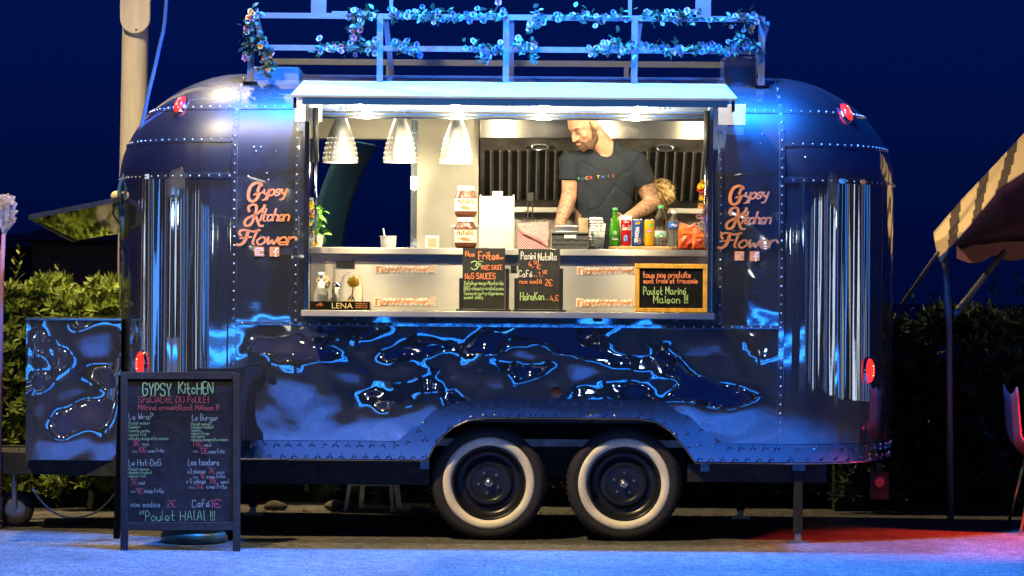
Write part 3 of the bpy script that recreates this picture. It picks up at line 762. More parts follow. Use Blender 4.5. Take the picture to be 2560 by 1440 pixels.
for x in (-.06, .55, 1.12, -.85):
    cl = MB().box((x-.06, .48, 2.448), (x+.06, .60, 2.464)).build('ceiling_lamp', 'white_plastic', T)
    MB().box((x-.05, .49, 2.4435), (x+.05, .59, 2.4475)).build('lens', 'bulb_white', cl)
    lamp(cl, (x, .54, 2.42), E_CEIL*(.5 if x < -.5 else 1), KITCH, .04)
# the far door, swung open outwards
al = R(76); dl = MB(); rows = []
for j in range(25):
    z = .60+1.70*j/24; cur = .22*max(0, (z-1.55)/.75)**2; row = []
    for i in range(9):
        s = .65*i/8; lx, ly = s, -cur
        row.append(Vector((DX0+lx*math.cos(al)-ly*math.sin(al), 2.02+lx*math.sin(al)+ly*math.cos(al), z)))
    rows.append(row)
dr = dl.grid(rows).build('back_door', 'door_mirrored_teal', T, smooth=True, solid=.02)
MB().tube([rows[j][8]+Vector((.004, 0, 0)) for j in range(25)], .007, 6).build('door_edge', 'chrome_trim', dr)
# drawbar, cable and jockey wheel
p = W(0, 1187, .9); db = MB().bar((-3.9, .98, .375), (-1.9, .35, .375), .07, .12).bar((-3.9, 1.02, .375), (-1.9, 1.65, .375), .07, .12).box((-2.75, .55, .385), (-2.2, 1.45, .404)).box((-3.2, .7, .4), (-2.72, 1.2, .43)).build('drawbar', 'chassis', T)
c = W(40, 1262, .75); c.z = .105
jw = MB().lathe([(.03, -.03), (.075, -.035), (.1, -.03), (.105, 0), (.1, .03), (.075, .035), (.03, .03)], 32, c, 'y').build('jockey_wheel', 'rubber', T, smooth=True)
MB().lathe([(0, -.04), (.04, -.038), (.07, -.03)], 24, c, 'y').build('wheel_disc', 'bolt_steel', jw); MB().tube([c+Vector((0, -.05, 0)), c+Vector((0, -.05, .16)), c+Vector((0, 0, .34))], .016, 8).build('fork', 'bolt_steel', jw)
MB().tube([W(x, y, .45) for x, y in smooth_path([(80, 1222), (110, 1262), (150, 1288), (195, 1293), (240, 1280), (275, 1250), (300, 1215)])], .007, 6).build('brake_cable', 'cable', T, smooth=True)
# end hatch flap on the left
A, B, C_, D_ = W(75, 548, .45), W(302, 503, .5), W(304, 583, 1.25), W(186, 602, 1.25)
fl = MB().prism([A, B, C_, D_], (0, -.004, .016)).build('end_flap', 'flap_glass', T); MB().bar(A+Vector((0, -.006, .012)), B+Vector((0, -.006, .012)), .02, .028).bar(A+Vector((0, -.004, .01)), D_, .016, .02).build('flap_frame', 'black_metal', fl)
MB().tube([W(282, 535, .75), W(305, 570, .75)], .006, 6).build('stay', 'chrome_trim', fl)
MB().ell(W(292, 490, .6), (.035, .05, .03)).build('hinge_cover', 'kraft', fl, smooth=True)

# polished chest on the drawbar
a, b = W(66, 800, .42), W(300, 1158, .42); cb = thing('storage_chest', 'dented mirror polished metal chest on the drawbar, left of the trailer', 'chest', (-2.47, .9, .404))
rows = []
for j in range(49):
    row = []
    for i in range(41):
        u, v = i/40, j/48; e = min(1, u*8, (1-u)*8, v*8, (1-v)*8)
        row.append(Vector((a.x+(b.x-a.x)*u, .42+e*(.030*nz(u, v, 1.8, 21)+.014*nz(u, v, 3.4, 22)+.0008*nz(u, v, 9, 23)), .405+(a.z-.405)*v)))
    rows.append(row)
MB().grid(rows).build('front_panel', 'chrome', cb, smooth=True)
MB().add([(a.x, .42, .405), (b.x, .42, .405), (b.x, 1.45, .405), (a.x, 1.45, .405), (a.x, .42, a.z), (b.x, .42, a.z), (b.x, 1.45, a.z), (a.x, 1.45, a.z)], [(0, 3, 2, 1), (1, 2, 6, 5), (2, 3, 7, 6), (3, 0, 4, 7)]).build('body', 'chrome', cb)
MB().box((a.x-.006, .412, a.z), (b.x+.006, 1.46, a.z+.014)).build('lid', 'chrome_trim', cb, bevel=.003)

# ================================================================== THINGS
# ------------------------------------------------------------------ pendant lamps
def pendant(px, pw, pyb, label):
    y = .36; x = W(px, 400, y).x; zb = W(px, pyb, y).z; r = pw/2*mpp(y); hgt = .275
    t = thing('pendant_lamp', label, 'lamp', (x, y, zb), 'pendant lamps over the counter')
    prof = []
    for i in range(21):
        s = i/20; prof.append((r*(1-.74*s**1.75)-.006*s, zb+hgt*s))
    inner = [(a-.004, b) for a, b in prof[::-1]]
    MB().lathe(prof+inner+[prof[0]], 40, (x, y, 0)).build('shade', 'lamp_alu', t, smooth=True)
    MB().lathe([(.012, zb+hgt-.02), (.022, zb+hgt+.004), (.018, zb+hgt+.03), (.005, zb+hgt+.035), (.005, 2.466)], 14, (x, y, 0)).build('stem', 'chrome_trim', t, smooth=True)
    MB().ell((x, y, zb+.075), (.036, .036, .048), 14, 10).build('bulb', 'bulb_white', t, smooth=True)
    MB().lathe([(r-.010, zb+.004), (0, zb+.004)], 30, (x, y, 0)).build('diffuser', 'bulb_white', t)
    pin = MB()
    for j in range(5):
        s = .10+.10*j; rr = r*(1-.74*s**1.75)-.006*s+.0006
        for k in range(20):
            a = 2*PI*(k+.5*(k % 2)*.0)/20; pin.ell((x+rr*math.cos(a), y+rr*math.sin(a), zb+hgt*s), .003, 6, 4)
    tag(pin.build('pin_holes', 'pin_light', t), kind='stuff')
    lamp(t, (x, y, zb-.02), E_PEND, KITCH, .05)
mat('pin_light', (1, .97, .9), .3, emit=1.1, ecol=(1, .95, .85))
mat('lamp_alu', (.86, .83, .77), .38, 1., bump=.06, bscale=50, stretch=(6, 6, .3))
pendant(851, 88, 407, 'spun aluminium pendant lamp nearest the potted basil'); pendant(1000, 84, 407, 'spun aluminium pendant lamp between the two others')
pendant(1141, 84, 409, 'spun aluminium pendant lamp above the stacked jars')

# ------------------------------------------------------------------ boards
def chalk(parent, items, mapf, tk=.85):
    for it in items:
        s, x0, x1, yb, cap, m = it[:6]; mb = MB(); write(mb, s, x0, x1, yb, cap, (it[6] if len(it) > 6 else max(1.3, cap*.16))*tk, mapf, jit=.16)
        mb.build('writing', m, parent)
def abY(py): return -.40-.30*(py-930)/452
abm = lambda px, py: W(px, py, abY(py)-.016)
ab = thing('menu_easel', 'black folding chalkboard menu easel standing on the asphalt left of the wheels', 'chalkboard', (W(450, 1380, -.7).x, -.5, 0))
def abar(x0, y0, x1, y1, name, m='black_wood', d=.028, dy=0.):
    P = lambda px, py: W(px, py, abY(py)+dy-.012)
    return MB().prism([P(x0, y0), P(x1, y0), P(x1, y1), P(x0, y1)], (0, d, 0)).build(name, m, ab, bevel=.002)
q = lambda px, py: W(px, py, abY(py))
MB().prism([q(318, 944), q(584, 944), q(584, 1306), q(318, 1306)], (0, .006, 0)).build('slate', 'slate', ab)
abar(301, 930, 319, 1382, 'frame_post'); abar(582, 933, 600, 1382, 'frame_post'); abar(319, 930, 582, 948, 'frame_rail'); abar(319, 1306, 582, 1326, 'frame_rail')
tp, bt = W(305, 935, -.36), W(287, 1378, -.05)
for dx in (0, .6):
    MB().bar(tp+Vector((dx, 0, 0)), Vector((bt.x+dx+(.03 if dx else 0), .02, 0.0)), .036, .024).build('rear_leg', 'black_wood', ab)
MB().bar(tp+Vector((0, .30, -.72)), tp+Vector((.6, .30, -.72)), .02, .03).build('rear_rail', 'black_wood', ab)
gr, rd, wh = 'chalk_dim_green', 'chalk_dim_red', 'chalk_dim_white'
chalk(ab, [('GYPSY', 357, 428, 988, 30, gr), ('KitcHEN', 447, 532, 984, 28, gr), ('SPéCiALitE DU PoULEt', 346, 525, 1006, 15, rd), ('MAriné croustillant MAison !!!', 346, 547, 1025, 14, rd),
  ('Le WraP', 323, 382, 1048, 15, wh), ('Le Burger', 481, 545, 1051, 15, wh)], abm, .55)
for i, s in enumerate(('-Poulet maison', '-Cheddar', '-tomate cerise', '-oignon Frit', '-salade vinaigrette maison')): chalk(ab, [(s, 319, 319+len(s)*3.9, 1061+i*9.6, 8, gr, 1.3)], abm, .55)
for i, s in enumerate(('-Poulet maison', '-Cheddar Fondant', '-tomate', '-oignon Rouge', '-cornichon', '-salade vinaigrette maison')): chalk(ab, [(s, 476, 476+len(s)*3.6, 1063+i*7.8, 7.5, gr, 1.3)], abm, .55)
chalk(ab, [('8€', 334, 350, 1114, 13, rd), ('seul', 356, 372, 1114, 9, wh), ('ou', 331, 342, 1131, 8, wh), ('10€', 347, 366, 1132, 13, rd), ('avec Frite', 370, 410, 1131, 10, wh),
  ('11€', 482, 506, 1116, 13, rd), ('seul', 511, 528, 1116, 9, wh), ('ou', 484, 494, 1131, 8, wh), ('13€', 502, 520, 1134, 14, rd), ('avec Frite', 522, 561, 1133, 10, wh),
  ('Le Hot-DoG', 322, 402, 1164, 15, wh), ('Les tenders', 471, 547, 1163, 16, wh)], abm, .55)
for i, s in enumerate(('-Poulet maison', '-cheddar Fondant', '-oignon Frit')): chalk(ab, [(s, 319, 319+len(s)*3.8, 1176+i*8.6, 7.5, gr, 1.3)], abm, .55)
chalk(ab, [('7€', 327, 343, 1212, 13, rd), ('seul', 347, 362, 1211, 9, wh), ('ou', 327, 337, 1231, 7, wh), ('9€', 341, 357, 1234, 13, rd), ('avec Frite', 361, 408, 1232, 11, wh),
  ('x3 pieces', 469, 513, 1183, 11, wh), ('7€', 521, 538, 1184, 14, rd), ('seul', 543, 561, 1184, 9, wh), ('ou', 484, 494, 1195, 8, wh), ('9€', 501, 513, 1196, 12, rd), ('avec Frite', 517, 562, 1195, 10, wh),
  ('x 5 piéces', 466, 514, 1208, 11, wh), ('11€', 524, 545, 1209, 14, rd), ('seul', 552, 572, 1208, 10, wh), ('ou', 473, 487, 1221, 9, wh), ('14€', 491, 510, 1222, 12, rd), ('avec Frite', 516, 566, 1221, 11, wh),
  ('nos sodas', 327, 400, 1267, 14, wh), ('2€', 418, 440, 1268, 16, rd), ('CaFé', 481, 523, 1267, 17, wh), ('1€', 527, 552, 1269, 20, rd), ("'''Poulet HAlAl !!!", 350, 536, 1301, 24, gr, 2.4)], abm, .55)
# small menu stands on the shelf
def stand(x0, x1, y0, pl, pr, b0, b1, label, items):
    y = -.1; P = lambda px, py: W(px, py, y); t = thing('menu_stand', label, 'menu board', (P((x0+x1)/2, 770).x, y, SZ), 'chalk menu stands on the shelf')
    a, b = P(x0, y0), P(x1, 768)
    MB().box((a.x, y, SZ+.011), (b.x, y+.006, a.z)).build('slate', 'slate_grey', t)
    MB().box((P(b0, 770).x, y-.03, SZ), (P(b1, 770).x, y+.05, SZ+.010)).build('base', 'black_metal', t, bevel=.002)
    for p_, py in ((pl, 695), (pr, 671)): MB().box((P(p_-5, 700).x, y-.002, SZ+.010), (P(p_+5, 700).x, y+.018, P(p_, py).z)).build('post', 'black_metal', t, bevel=.002)
    chalk(t, items, plane_at(y-.003))
stand(1157, 1262, 620, 1153, 1268, 1140, 1278, 'chalk menu stand reading Nos Frites, in front of the jars', [('Nos', 1164, 1186, 641, 13, 'chalk_orange'), ('Frites...', 1197, 1257, 648, 19, 'chalk_orange'), ('3', 1178, 1194, 673, 20, 'chalk_green', 3), ('€', 1196, 1208, 665, 12, 'chalk_green'),
  ('AVEC SAUCE', 1203, 1255, 674, 11, 'chalk_orange'), ('NoS SAUCES', 1163, 1238, 697, 14, 'chalk_orange'), ('Ketchup-mayo-Moutarde', 1161, 1258, 712, 10, 'chalk_green', 1.6), ('BBQ-cheezy-andalouse', 1160, 1258, 725, 10, 'chalk_green', 1.6), ('Samurai-curry-algerienne', 1160, 1258, 737, 9, 'chalk_green', 1.6), ('sweet chilly', 1160, 1207, 747, 9, 'chalk_green', 1.6)])
stand(1296, 1399, 622, 1291, 1403, 1282, 1415, 'chalk menu stand reading Panini, in front of the dark basket', [('Panini', 1303, 1338, 648, 18, 'chalk_white', 2.6), ('Nutella', 1346, 1392, 650, 18, 'chalk_white', 2.6), ('4,', 1322, 1334, 667, 13, 'chalk_orange'), ('50', 1335, 1346, 660, 8, 'chalk_orange', 1.5), ('€', 1343, 1351, 672, 10, 'chalk_orange', 1.6),
  ('CaFé', 1297, 1329, 692, 15, 'chalk_white', 2.6), ('...1,', 1332, 1357, 691, 11, 'chalk_orange'), ('50€', 1357, 1368, 685, 9, 'chalk_orange', 1.4), ('nos sodA', 1299, 1354, 709, 12, 'chalk_orange'), ('2€', 1363, 1381, 714, 15, 'chalk_orange'), ('HeineKen', 1301, 1359, 750, 20, 'chalk_green', 2.6), ('...', 1362, 1373, 750, 10, 'chalk_green'), ('4,€', 1376, 1396, 752, 13, 'chalk_orange')])
y = -.07; P = lambda px, py: W(px, py, y)
fb = thing('framed_chalkboard', 'small chalkboard in a yellow wooden frame leaning at the right end of the shelf', 'chalkboard', (P(1678, 775).x, y, SZ))
a, b = P(1588, 659), P(1768, 777); zb = SZ+.001
MB().box((a.x+.02, y, zb+.02), (b.x-.02, y+.008, a.z-.02)).build('slate', 'slate', fb)
for n_, bx in (('frame_rail', ((a.x, y-.008, a.z-.025), (b.x, y+.012, a.z))), ('frame_rail', ((a.x, y-.008, zb), (b.x, y+.012, zb+.023))), ('frame_stile', ((a.x, y-.007, zb+.0235), (a.x+.024, y+.011, a.z-.0255))), ('frame_stile', ((b.x-.024, y-.007, zb+.0235), (b.x, y+.011, a.z-.0255)))):
    MB().box(*bx).build(n_, 'yellow_wood', fb, bevel=.002)
chalk(fb, [('tous nos produits', 1608, 1726, 694, 15, 'chalk_orange', 2.4), ('sont frais et français', 1609, 1743, 708, 13, 'chalk_orange', 2.3), ('Poulet Mariné', 1609, 1714, 736, 19, 'chalk_green', 2.3), ('Maison !!!', 1634, 1719, 758, 20, 'chalk_green', 2.3)], plane_at(y-.003))
# low tray with lettered front, and what stands in it
y = -.16; a, b = P(773, 752), P(924, 773)
tr = thing('display_tray', 'low dark tray with gold lettering on its front, left end of the shelf', 'tray', ((W(773, 760, y).x+W(924, 760, y).x)/2, y, SZ))
a, b = W(774, 753, y), W(925, 775, y)
MB().box((a.x, y, SZ), (b.x, y+.006, a.z)).build('front', 'slate', tr); MB().box((a.x, y+.0065, SZ), (b.x, y+.17, SZ+.004)).build('base', 'black_wood', tr)
MB().box((a.x, y+.0065, SZ+.0045), (a.x+.005, y+.17, a.z-.01)).build('side', 'wood', tr); MB().box((b.x-.005, y+.0065, SZ+.0045), (b.x, y+.17, a.z-.01)).build('side', 'wood', tr)
font_mesh('LENA', .043, 'gold_ink', lambda u, v: Vector(((a.x+b.x)/2+.012+u*1.12, y-.0015, SZ+.009+v)), 'print', tr) if mat('gold_ink', (.85, .70, .32), .6) else 0
k = MB(); f = lambda px, py: W(px, py, y-.0015)
for i in range(7): ribbon(k, smooth_path([(790+i*3, 763+3*math.sin(i*2)), (796+i*2, 759+2*math.cos(i)), (803, 766)]), 1.4, f)
k.build('print', 'orange_ink', tr)
k = MB()
for i in range(3): write(k, 'recolte du soleil'[:12+i], 888, 918, 760+i*5, 3.5, .8, f, jit=.05)
k.build('print', 'copper_flat', tr)
def bottle(name, label, cat, x, y, z, prof, m, n=24, group=None):
    t = thing(name, label, cat, (x, y, z), group); MB().lathe([(r, z+h) for r, h in prof], n, (x, y, 0)).build('body', m, t, smooth=True); return t
x = W(803, 720, -.09).x
t = bottle('pump_bottle', 'clear hand gel bottle with white pump in the low tray', 'bottle', x, -.1, SZ+.005, [(0, 0), (.036, 0), (.040, .01), (.040, .075), (.034, .098), (.018, .112), (.016, .12)], 'clear_plastic')
MB().lathe([(.019, SZ+.118), (.019, SZ+.15), (.009, SZ+.155), (.009, SZ+.18), (.016, SZ+.183), (.016, SZ+.205), (0, SZ+.206)], 16, (x, -.1, 0)).build('pump', 'white_plastic', t, smooth=True)
k = MB(); 
for i in range(5): ribbon(k, smooth_path([(789+i, 722+i*4), (797, 718+i*4), (806+i, 725+i*3), (816, 720+i*4)]), 1.2, plane_at(-.1415))
k.build('print', 'chalk_white', t)
x = W(878, 720, -.09).x
t = thing('glass_dome', 'glass dome over a yellow rose, beside the pump bottle', 'glass dome', (x, -.075, SZ+.005))
MB().lathe([(.062, SZ+.012), (.063, SZ+.10), (.058, SZ+.15), (.045, SZ+.185), (.025, SZ+.203), (0, SZ+.208)], 32, (x, -.075, 0)).build('cloche', 'glass', t, smooth=True)
MB().lathe([(0, SZ+.005), (.066, SZ+.005), (.066, SZ+.011), (0, SZ+.0115)], 28, (x, -.075, 0)).build('base', 'wood', t)
k = MB()
for i in range(60):
    v = Vector((random.gauss(0, 1), random.gauss(0, 1), random.gauss(0, .7))).normalized(); k.ell(Vector((x+.01, -.075, SZ+.152))+v*.022, (.011, .011, .009), 6, 4)
k.build('rose', 'rose_yellow', t, smooth=True); MB().tube([(x+.01, -.075, SZ+.14), (x+.004, -.075, SZ+.08), (x-.004, -.075, SZ+.012)], .003, 6).build('stem', 'twig', t)
for dx in (-.022, .022): MB().add([(x, -.076, SZ+.085), (x+dx*.6, -.085, SZ+.066), (x+dx, -.08, SZ+.045), (x+dx*.2, -.07, SZ+.062)], [(0, 1, 2, 3)]).build('leaf', 'leaf_rose', t)
k = MB()
for i in range(24): k.ell((x+random.uniform(-.035, .035), -.075+random.uniform(-.03, .03), SZ+.018+random.random()*.012), (.012, .01, .006), 6, 4)
k.build('petals', 'kraft', t, smooth=True); MB().ell((x-.012, -.09, SZ+.045), (.03, .012, .009)).build('petal', 'rose_yellow', t, smooth=True)
x = W(808, 700, .02).x; t = thing('wicker_ball', 'brown wicker ball in a clear box behind the pump bottle', 'ornament', (x, .02, SZ))
k = MB()
for i in range(12):
    ax = Vector((random.gauss(0, 1), random.gauss(0, 1), random.gauss(0, 1))).normalized(); u_ = ax.orthogonal().normalized(); v_ = ax.cross(u_)
    k.tube([Vector((x, .02, SZ+.148))+(u_*math.cos(s)+v_*math.sin(s))*.038 for s in [2*PI*j/16 for j in range(17)]], .004, 5)
k.build('weave', 'kraft', t); MB().ell((x, .02, SZ+.148), .034).build('core', 'twig', t, smooth=True)
MB().box((x-.05, -.02, SZ+.0), (x+.06, .07, SZ+.108)).build('box', 'clear_plastic', t)
x = W(841, 700, .03).x; t = thing('metal_canister', 'small metal canister with clip lid behind the glass dome', 'canister', (x, .06, SZ))
MB().lathe([(0, SZ), (.024, SZ), (.026, SZ+.12), (.022, SZ+.125)], 20, (x, .06, 0)).build('body', 'brushed', t, smooth=True); MB().lathe([(.027, SZ+.125), (.027, SZ+.148), (0, SZ+.152)], 20, (x, .06, 0)).build('lid', 'chrome_trim', t, smooth=True)
MB().tube([(x+.028, .04, SZ+.14), (x+.034, .035, SZ+.11), (x+.028, .04, SZ+.09)], .003, 6).build('clip', 'chrome_trim', t)

# ------------------------------------------------------------------ on the counter
def cx_(px, y): return W(px, 600, y).x
def leaf_mesh(name, m, l=1., wd=.5, curl=.2, seg=3):
    k = MB(); rows = [[], [], []]
    for i in range(seg+1):
        s = i/seg; b = wd*math.sin(PI*min(1, s*.92+.06))**.8/2; z = -curl*s*s
        rows[0].append((s*l, -b, z+.15*b)); rows[1].append((s*l, 0, z)); rows[2].append((s*l, b, z+.15*b))
    k.grid(rows); return k.mesh(name, m, smooth=True)
y = .17; x = cx_(791, y); t = thing('potted_basil', 'basil plant in a paper-wrapped pot at the left end of the counter', 'plant', (x, y, CZ))
MB().lathe([(0, CZ), (.030, CZ), (.040, CZ+.05), (.044, CZ+.068), (.036, CZ+.066), (.03, CZ+.05), (0, CZ+.05)], 14, (x, y, 0)).build('pot_wrap', 'paper', t)
lb = leaf_mesh('leaf', 'leaf_basil', 1, .62, .35, 4)
for i in range(46):
    a = random.uniform(0, 2*PI); h = random.uniform(.05, .24); rr = random.uniform(.0, .028)
    put('leaf', lb, t, (x+rr*math.cos(a)+.012, y+rr*math.sin(a), CZ+h), (random.uniform(-.5, .5), random.uniform(-.3, .9), a), random.uniform(.03, .055))
for i in range(7): a = i*.9; MB().tube([(x, y, CZ+.05), (x+.012*math.cos(a), y+.01*math.sin(a), CZ+.2)], .002, 5).build('stem', 'leaf_basil', t)
# roses shared by bouquets and garlands
def rose_mesh(m):
    k = MB()
    for ring_, (n_, r0, r1, h0, h1) in enumerate(((3, .12, .22, .1, .75), (4, .18, .52, .0, .62), (6, .22, .95, -.05, .36))):
        for i in range(n_):
            a = 2*PI*i/n_+ring_*.7; wdt = PI/n_*1.15
            rows = []
            for s in (0, .55, 1):
                rr = r0+(r1-r0)*s; hh = h0+(h1-h0)*s**.8; kk = wdt*(1 if s < 1 else .6)
                rows.append([(rr*math.cos(a+d_*kk)*(1 if d_ == 0 else .94), rr*math.sin(a+d_*kk), hh+(.04 if d_ else 0)) for d_ in (-1, 0, 1)])
            k.grid(rows)
    return k.mesh('rose', m, smooth=True)
RM = {c: rose_mesh('rose_'+c) for c in ('white', 'blue', 'pink', 'orange', 'yellow', 'red')}
LR = leaf_mesh('leaf', 'leaf_rose', 1, .6, .3)
def blossom(t, p, col, s, face=None):
    f = Vector(face) if face is not None else Vector((random.uniform(-.6, .6), -1, random.uniform(-.3, .8)))
    put('rose', RM[col], t, p, f.to_track_quat('Z', 'Y').to_euler(), s)
bo = thing('flower_spray', 'spray of small orange and cream flowers tied to the left window jamb', 'flowers', (cx_(775, .1), .1, CZ))
for i in range(12):
    p = W(773+random.uniform(-3, 22)*(1-i/16), 610-i*10, .1+random.uniform(-.03, .02)); blossom(bo, p, random.choice(('orange', 'white', 'pink', 'yellow')), random.uniform(.012, .02))
MB().tube([W(772, 618, .11), W(773, 560, .11), W(775, 495, .11)], .0035, 6).build('stem', 'twig', bo)
bo = thing('flower_spray', 'tall stem of red and yellow flowers at the right window jamb', 'flowers', (cx_(1760, .12), .12, CZ))
for i in range(16):
    py = 600-i*9.5; blossom(bo, W(1757+random.uniform(-14, 10), py, .12+random.uniform(-.03, .02)), random.choice(('red', 'yellow', 'red', 'orange', 'pink')), random.uniform(.014, .026))
for i in range(8): put('leaf', LR, bo, W(1758+random.uniform(-8, 8), 590-i*16, .12), (random.uniform(-1, 1), random.uniform(-1, 1), random.uniform(0, 6)), .04)
MB().tube([W(1762, 620, .12), W(1762, 540, .12), W(1757, 458, .12)], .003, 6).build('stem', 'twig', bo)
# cup
y = .22; x = cx_(971, y); t = thing('paper_cup', 'white paper cup with a white straw, alone on the counter', 'cup', (x, y, CZ))
MB().lathe([(0, CZ), (.039, CZ), (.041, CZ+.002), (.0413, CZ+.006), (.0447, CZ+.055), (.045, CZ+.062), (.048, CZ+.064), (.046, CZ+.066), (.042, CZ+.06), (.037, CZ+.01)], 28, (x, y, 0)).build('cup', 'white_plastic', t, smooth=True)
MB().tube([(x-.01, y, CZ+.01), (x-.03, y, CZ+.108)], .0045, 8).build('straw', 'white_plastic', t)
# carton by the cabinet
y = .50; x = cx_(1080, y); t = thing('small_carton', 'small cream carton standing left of the jars', 'carton', (x, y, CZ)); MB().box((x-.038, y, CZ), (x+.038, y+.06, CZ+.075)).build('box', 'paper', t, bevel=.002)
MB().box((x-.026, y-.0015, CZ+.012), (x+.026, y-.0005, CZ+.062)).build('print', 'kraft', t)
# hazelnut spread jars
def cylmap(x, y, r, z0, k):
    return lambda u, v: Vector((x+(r)*math.sin(u/r), y-(r)*math.cos(u/r), z0+v))
def jar(px, y, z, label):
    x = cx_(px, y); t = thing('spread_jar', label, 'jar', (x, y, z), 'chocolate spread jars')
    MB().lathe([(0, z), (.048, z), (.058, z+.012), (.062, z+.03), (.062, z+.10), (.058, z+.125), (.045, z+.142), (.044, z+.150)], 40, (x, y, 0), sy=.8).build('body', 'cocoa', t, smooth=True)
    MB().lathe([(.0468, z+.1495), (.048, z+.152), (.048, z+.172), (.045, z+.175), (0, z+.175)], 32, (x, y, 0), sy=.85).build('lid', 'white_plastic', t, smooth=True)
    el = lambda u, v: Vector((x+.0632*math.sin(u/.0632), y-.0632*.8*math.cos(u/.0632)-.0008, z+v))
    k = MB(); k.grid([[el(-.095+.19*i/24, .034), ] + [el(-.095+.19*i/24, .105)] for i in range(25)]); k.build('label', 'paper', t, smooth=True)
    e2 = lambda u, v: el(u, v)+Vector((0, -.0010, 0))
    k = MB(); write(k, 'n', -.050, -.036, .077, -.033, .0050, e2, jit=0); k.build('print', 'black_ink', t)
    k = MB(); write(k, 'utella', -.031, .050, .077, -.033, .0050, e2, jit=0); k.build('print', 'orange_ink', t)
    k = MB(); 
    for i in range(7): ribbon(k, smooth_path([(-.035+i*.004, .055-.002*i), (-.01, .062-.003*i), (.02+i*.002, .056-.002*i)]), .0030, e2)
    k.build('print', 'copper_flat', t)
jar(1164, .30, CZ, 'lower chocolate spread jar with white lid, under the other jar'); jar(1164, .30, CZ+.1755, 'upper chocolate spread jar with white lid, stacked on the other')
y = .42; x = cx_(1165, y); t = thing('plastic_tub', 'clear plastic tub behind the stacked jars', 'tub', (x, y, CZ)); MB().box((x-.08, y, CZ), (x+.08, y+.09, CZ+.12)).build('tub', 'clear_plastic', t, bevel=.012); MB().box((x-.083, y-.004, CZ+.1205), (x+.083, y+.094, CZ+.132)).build('rim', 'white_plastic', t, bevel=.004)
# white folded carton
y = .28; a, b = W(1199, 490, y), W(1285, 618, y); t = thing('white_carton', 'tall white folded carton between jars and napkins', 'carton', ((a.x+b.x)/2, y, CZ))
MB().box((a.x, y, CZ), (b.x, y+.10, a.z)).build('box', 'paper', t, bevel=.002); c = W(1244, 478, y); MB().box((c.x-.029, y+.002, a.z-.01), (c.x+.029, y+.006, c.z)).build('tab', 'paper', t)
for px in (1201, 1284): c = W(px, 486, y); MB().box((c.x-.004, y+.008, a.z-.002), (c.x+.004, y+.09, c.z)).build('flap', 'paper', t)
for px in (1212, 1268): c = W(px, 618, y); MB().box((c.x-.022, y-.002, CZ), (c.x+.022, y-.0003, CZ+.008)).build('tape', 'kraft', t)
# napkins
y = .25; a, b = W(1290, 560, y), W(1375, 618, y); t = thing('napkin_holder', 'holder of red gingham napkins beside the white carton', 'napkins', ((a.x+b.x)/2, y, CZ))
MB().box((a.x+.005, y, CZ), (b.x-.003, y+.08, CZ+.105)).build('gingham_stack', 'gingham', t, bevel=.006)
for i in range(9):
    p0 = Vector((a.x+.004+i*.002, y-.004-.0012*i, a.z+.004-i*.003)); k = MB()
    k.add([p0, (b.x-.01-.004*i, y-.006-.001*i, a.z+.012-i*.002), (b.x-.012-.006*i, y-.008-.001*i, CZ+.015+i*.006), (a.x+.10-.008*i, y-.006-.001*i, CZ+.055+.004*i)], [(0, 1, 2, 3)])
    k.build('napkin', 'napkin', t, solid=.0012)
for px in (1289, 1376): c = W(px, 590, y); MB().box((c.x-.003, y-.012, CZ), (c.x+.003, y+.09, CZ+.13)).build('side_plate', 'clear_plastic', t)
# fryer basket behind
y = 1.32; t = thing('fry_basket', 'wire fry basket with upright handle behind the napkins', 'fry basket', (W(1325, 560, y).x, y, 1.50))
x = W(1325, 560, y).x
for z_, r_ in ((1.81, .09), (1.70, .085), (1.60, .08), (1.52, .078)): MB().tube([(x+r_*math.cos(s), y+r_*.9*math.sin(s), z_) for s in [2*PI*i/28 for i in range(29)]], .0035 if z_ > 1.8 else .002, 6).build('wire_ring', 'nickel', t)
k = MB()
for i in range(24): s = 2*PI*i/24; k.tube([(x+.09*math.cos(s), y+.081*math.sin(s), 1.81), (x+.078*math.cos(s), y+.07*math.sin(s), 1.503)], .0014, 5)
k.build('wire_mesh', 'nickel', t)
for dx in (-.014, .014): MB().tube([(x+dx, y-.08, 1.80), (x+dx, y-.10, 1.92)], .004, 6).build('handle_rod', 'nickel', t)
MB().box((x-.024, y-.115, 1.905), (x+.024, y-.085, 1.96)).build('grip', 'black_metal', t, bevel=.006)
# woven basket
y = .22; a, b = W(1379, 582, y), W(1472, 619, y); t = thing('woven_basket', 'grey woven basket between napkins and drinks', 'basket', ((a.x+b.x)/2, y, CZ)); h_ = a.z-CZ
MB().box((a.x+.006, y+.006, CZ), (b.x-.006, y+.146, CZ+.006)).build('base', 'basket_grey', t)
for nm, A_, B_ in (('side', (a.x+.004, y+.004, CZ+.006), (b.x-.004, y+.007, a.z-.004)), ('side', (a.x+.004, y+.145, CZ+.006), (b.x-.004, y+.148, a.z-.004)), ('side', (a.x+.004, y+.008, CZ+.006), (a.x+.007, y+.144, a.z-.004)), ('side', (b.x-.007, y+.008, CZ+.006), (b.x-.004, y+.144, a.z-.004))): MB().box(A_, B_).build(nm, 'black_wood', t)
wv = MB().box((-.013, -.004, -.0125), (.013, .003, .0125)).mesh('strap', 'basket_grey')
for j in range(3):
    for i in range(8):
        if (i+j) % 2: put('strap', wv, t, (a.x+.014+i*.0253, y, CZ+.014+j*.0255), (0, 0, random.uniform(-.1, .1)), (1, 1.2, .95))
        else: put('strap', wv, t, (a.x+.014+i*.0253, y+.003, CZ+.014+j*.0255), None, (.98, .7, .9))
MB().box((a.x-.002, y-.006, a.z-.006), (b.x+.002, y+.002, a.z+.002)).build('rim', 'basket_grey', t, bevel=.002)
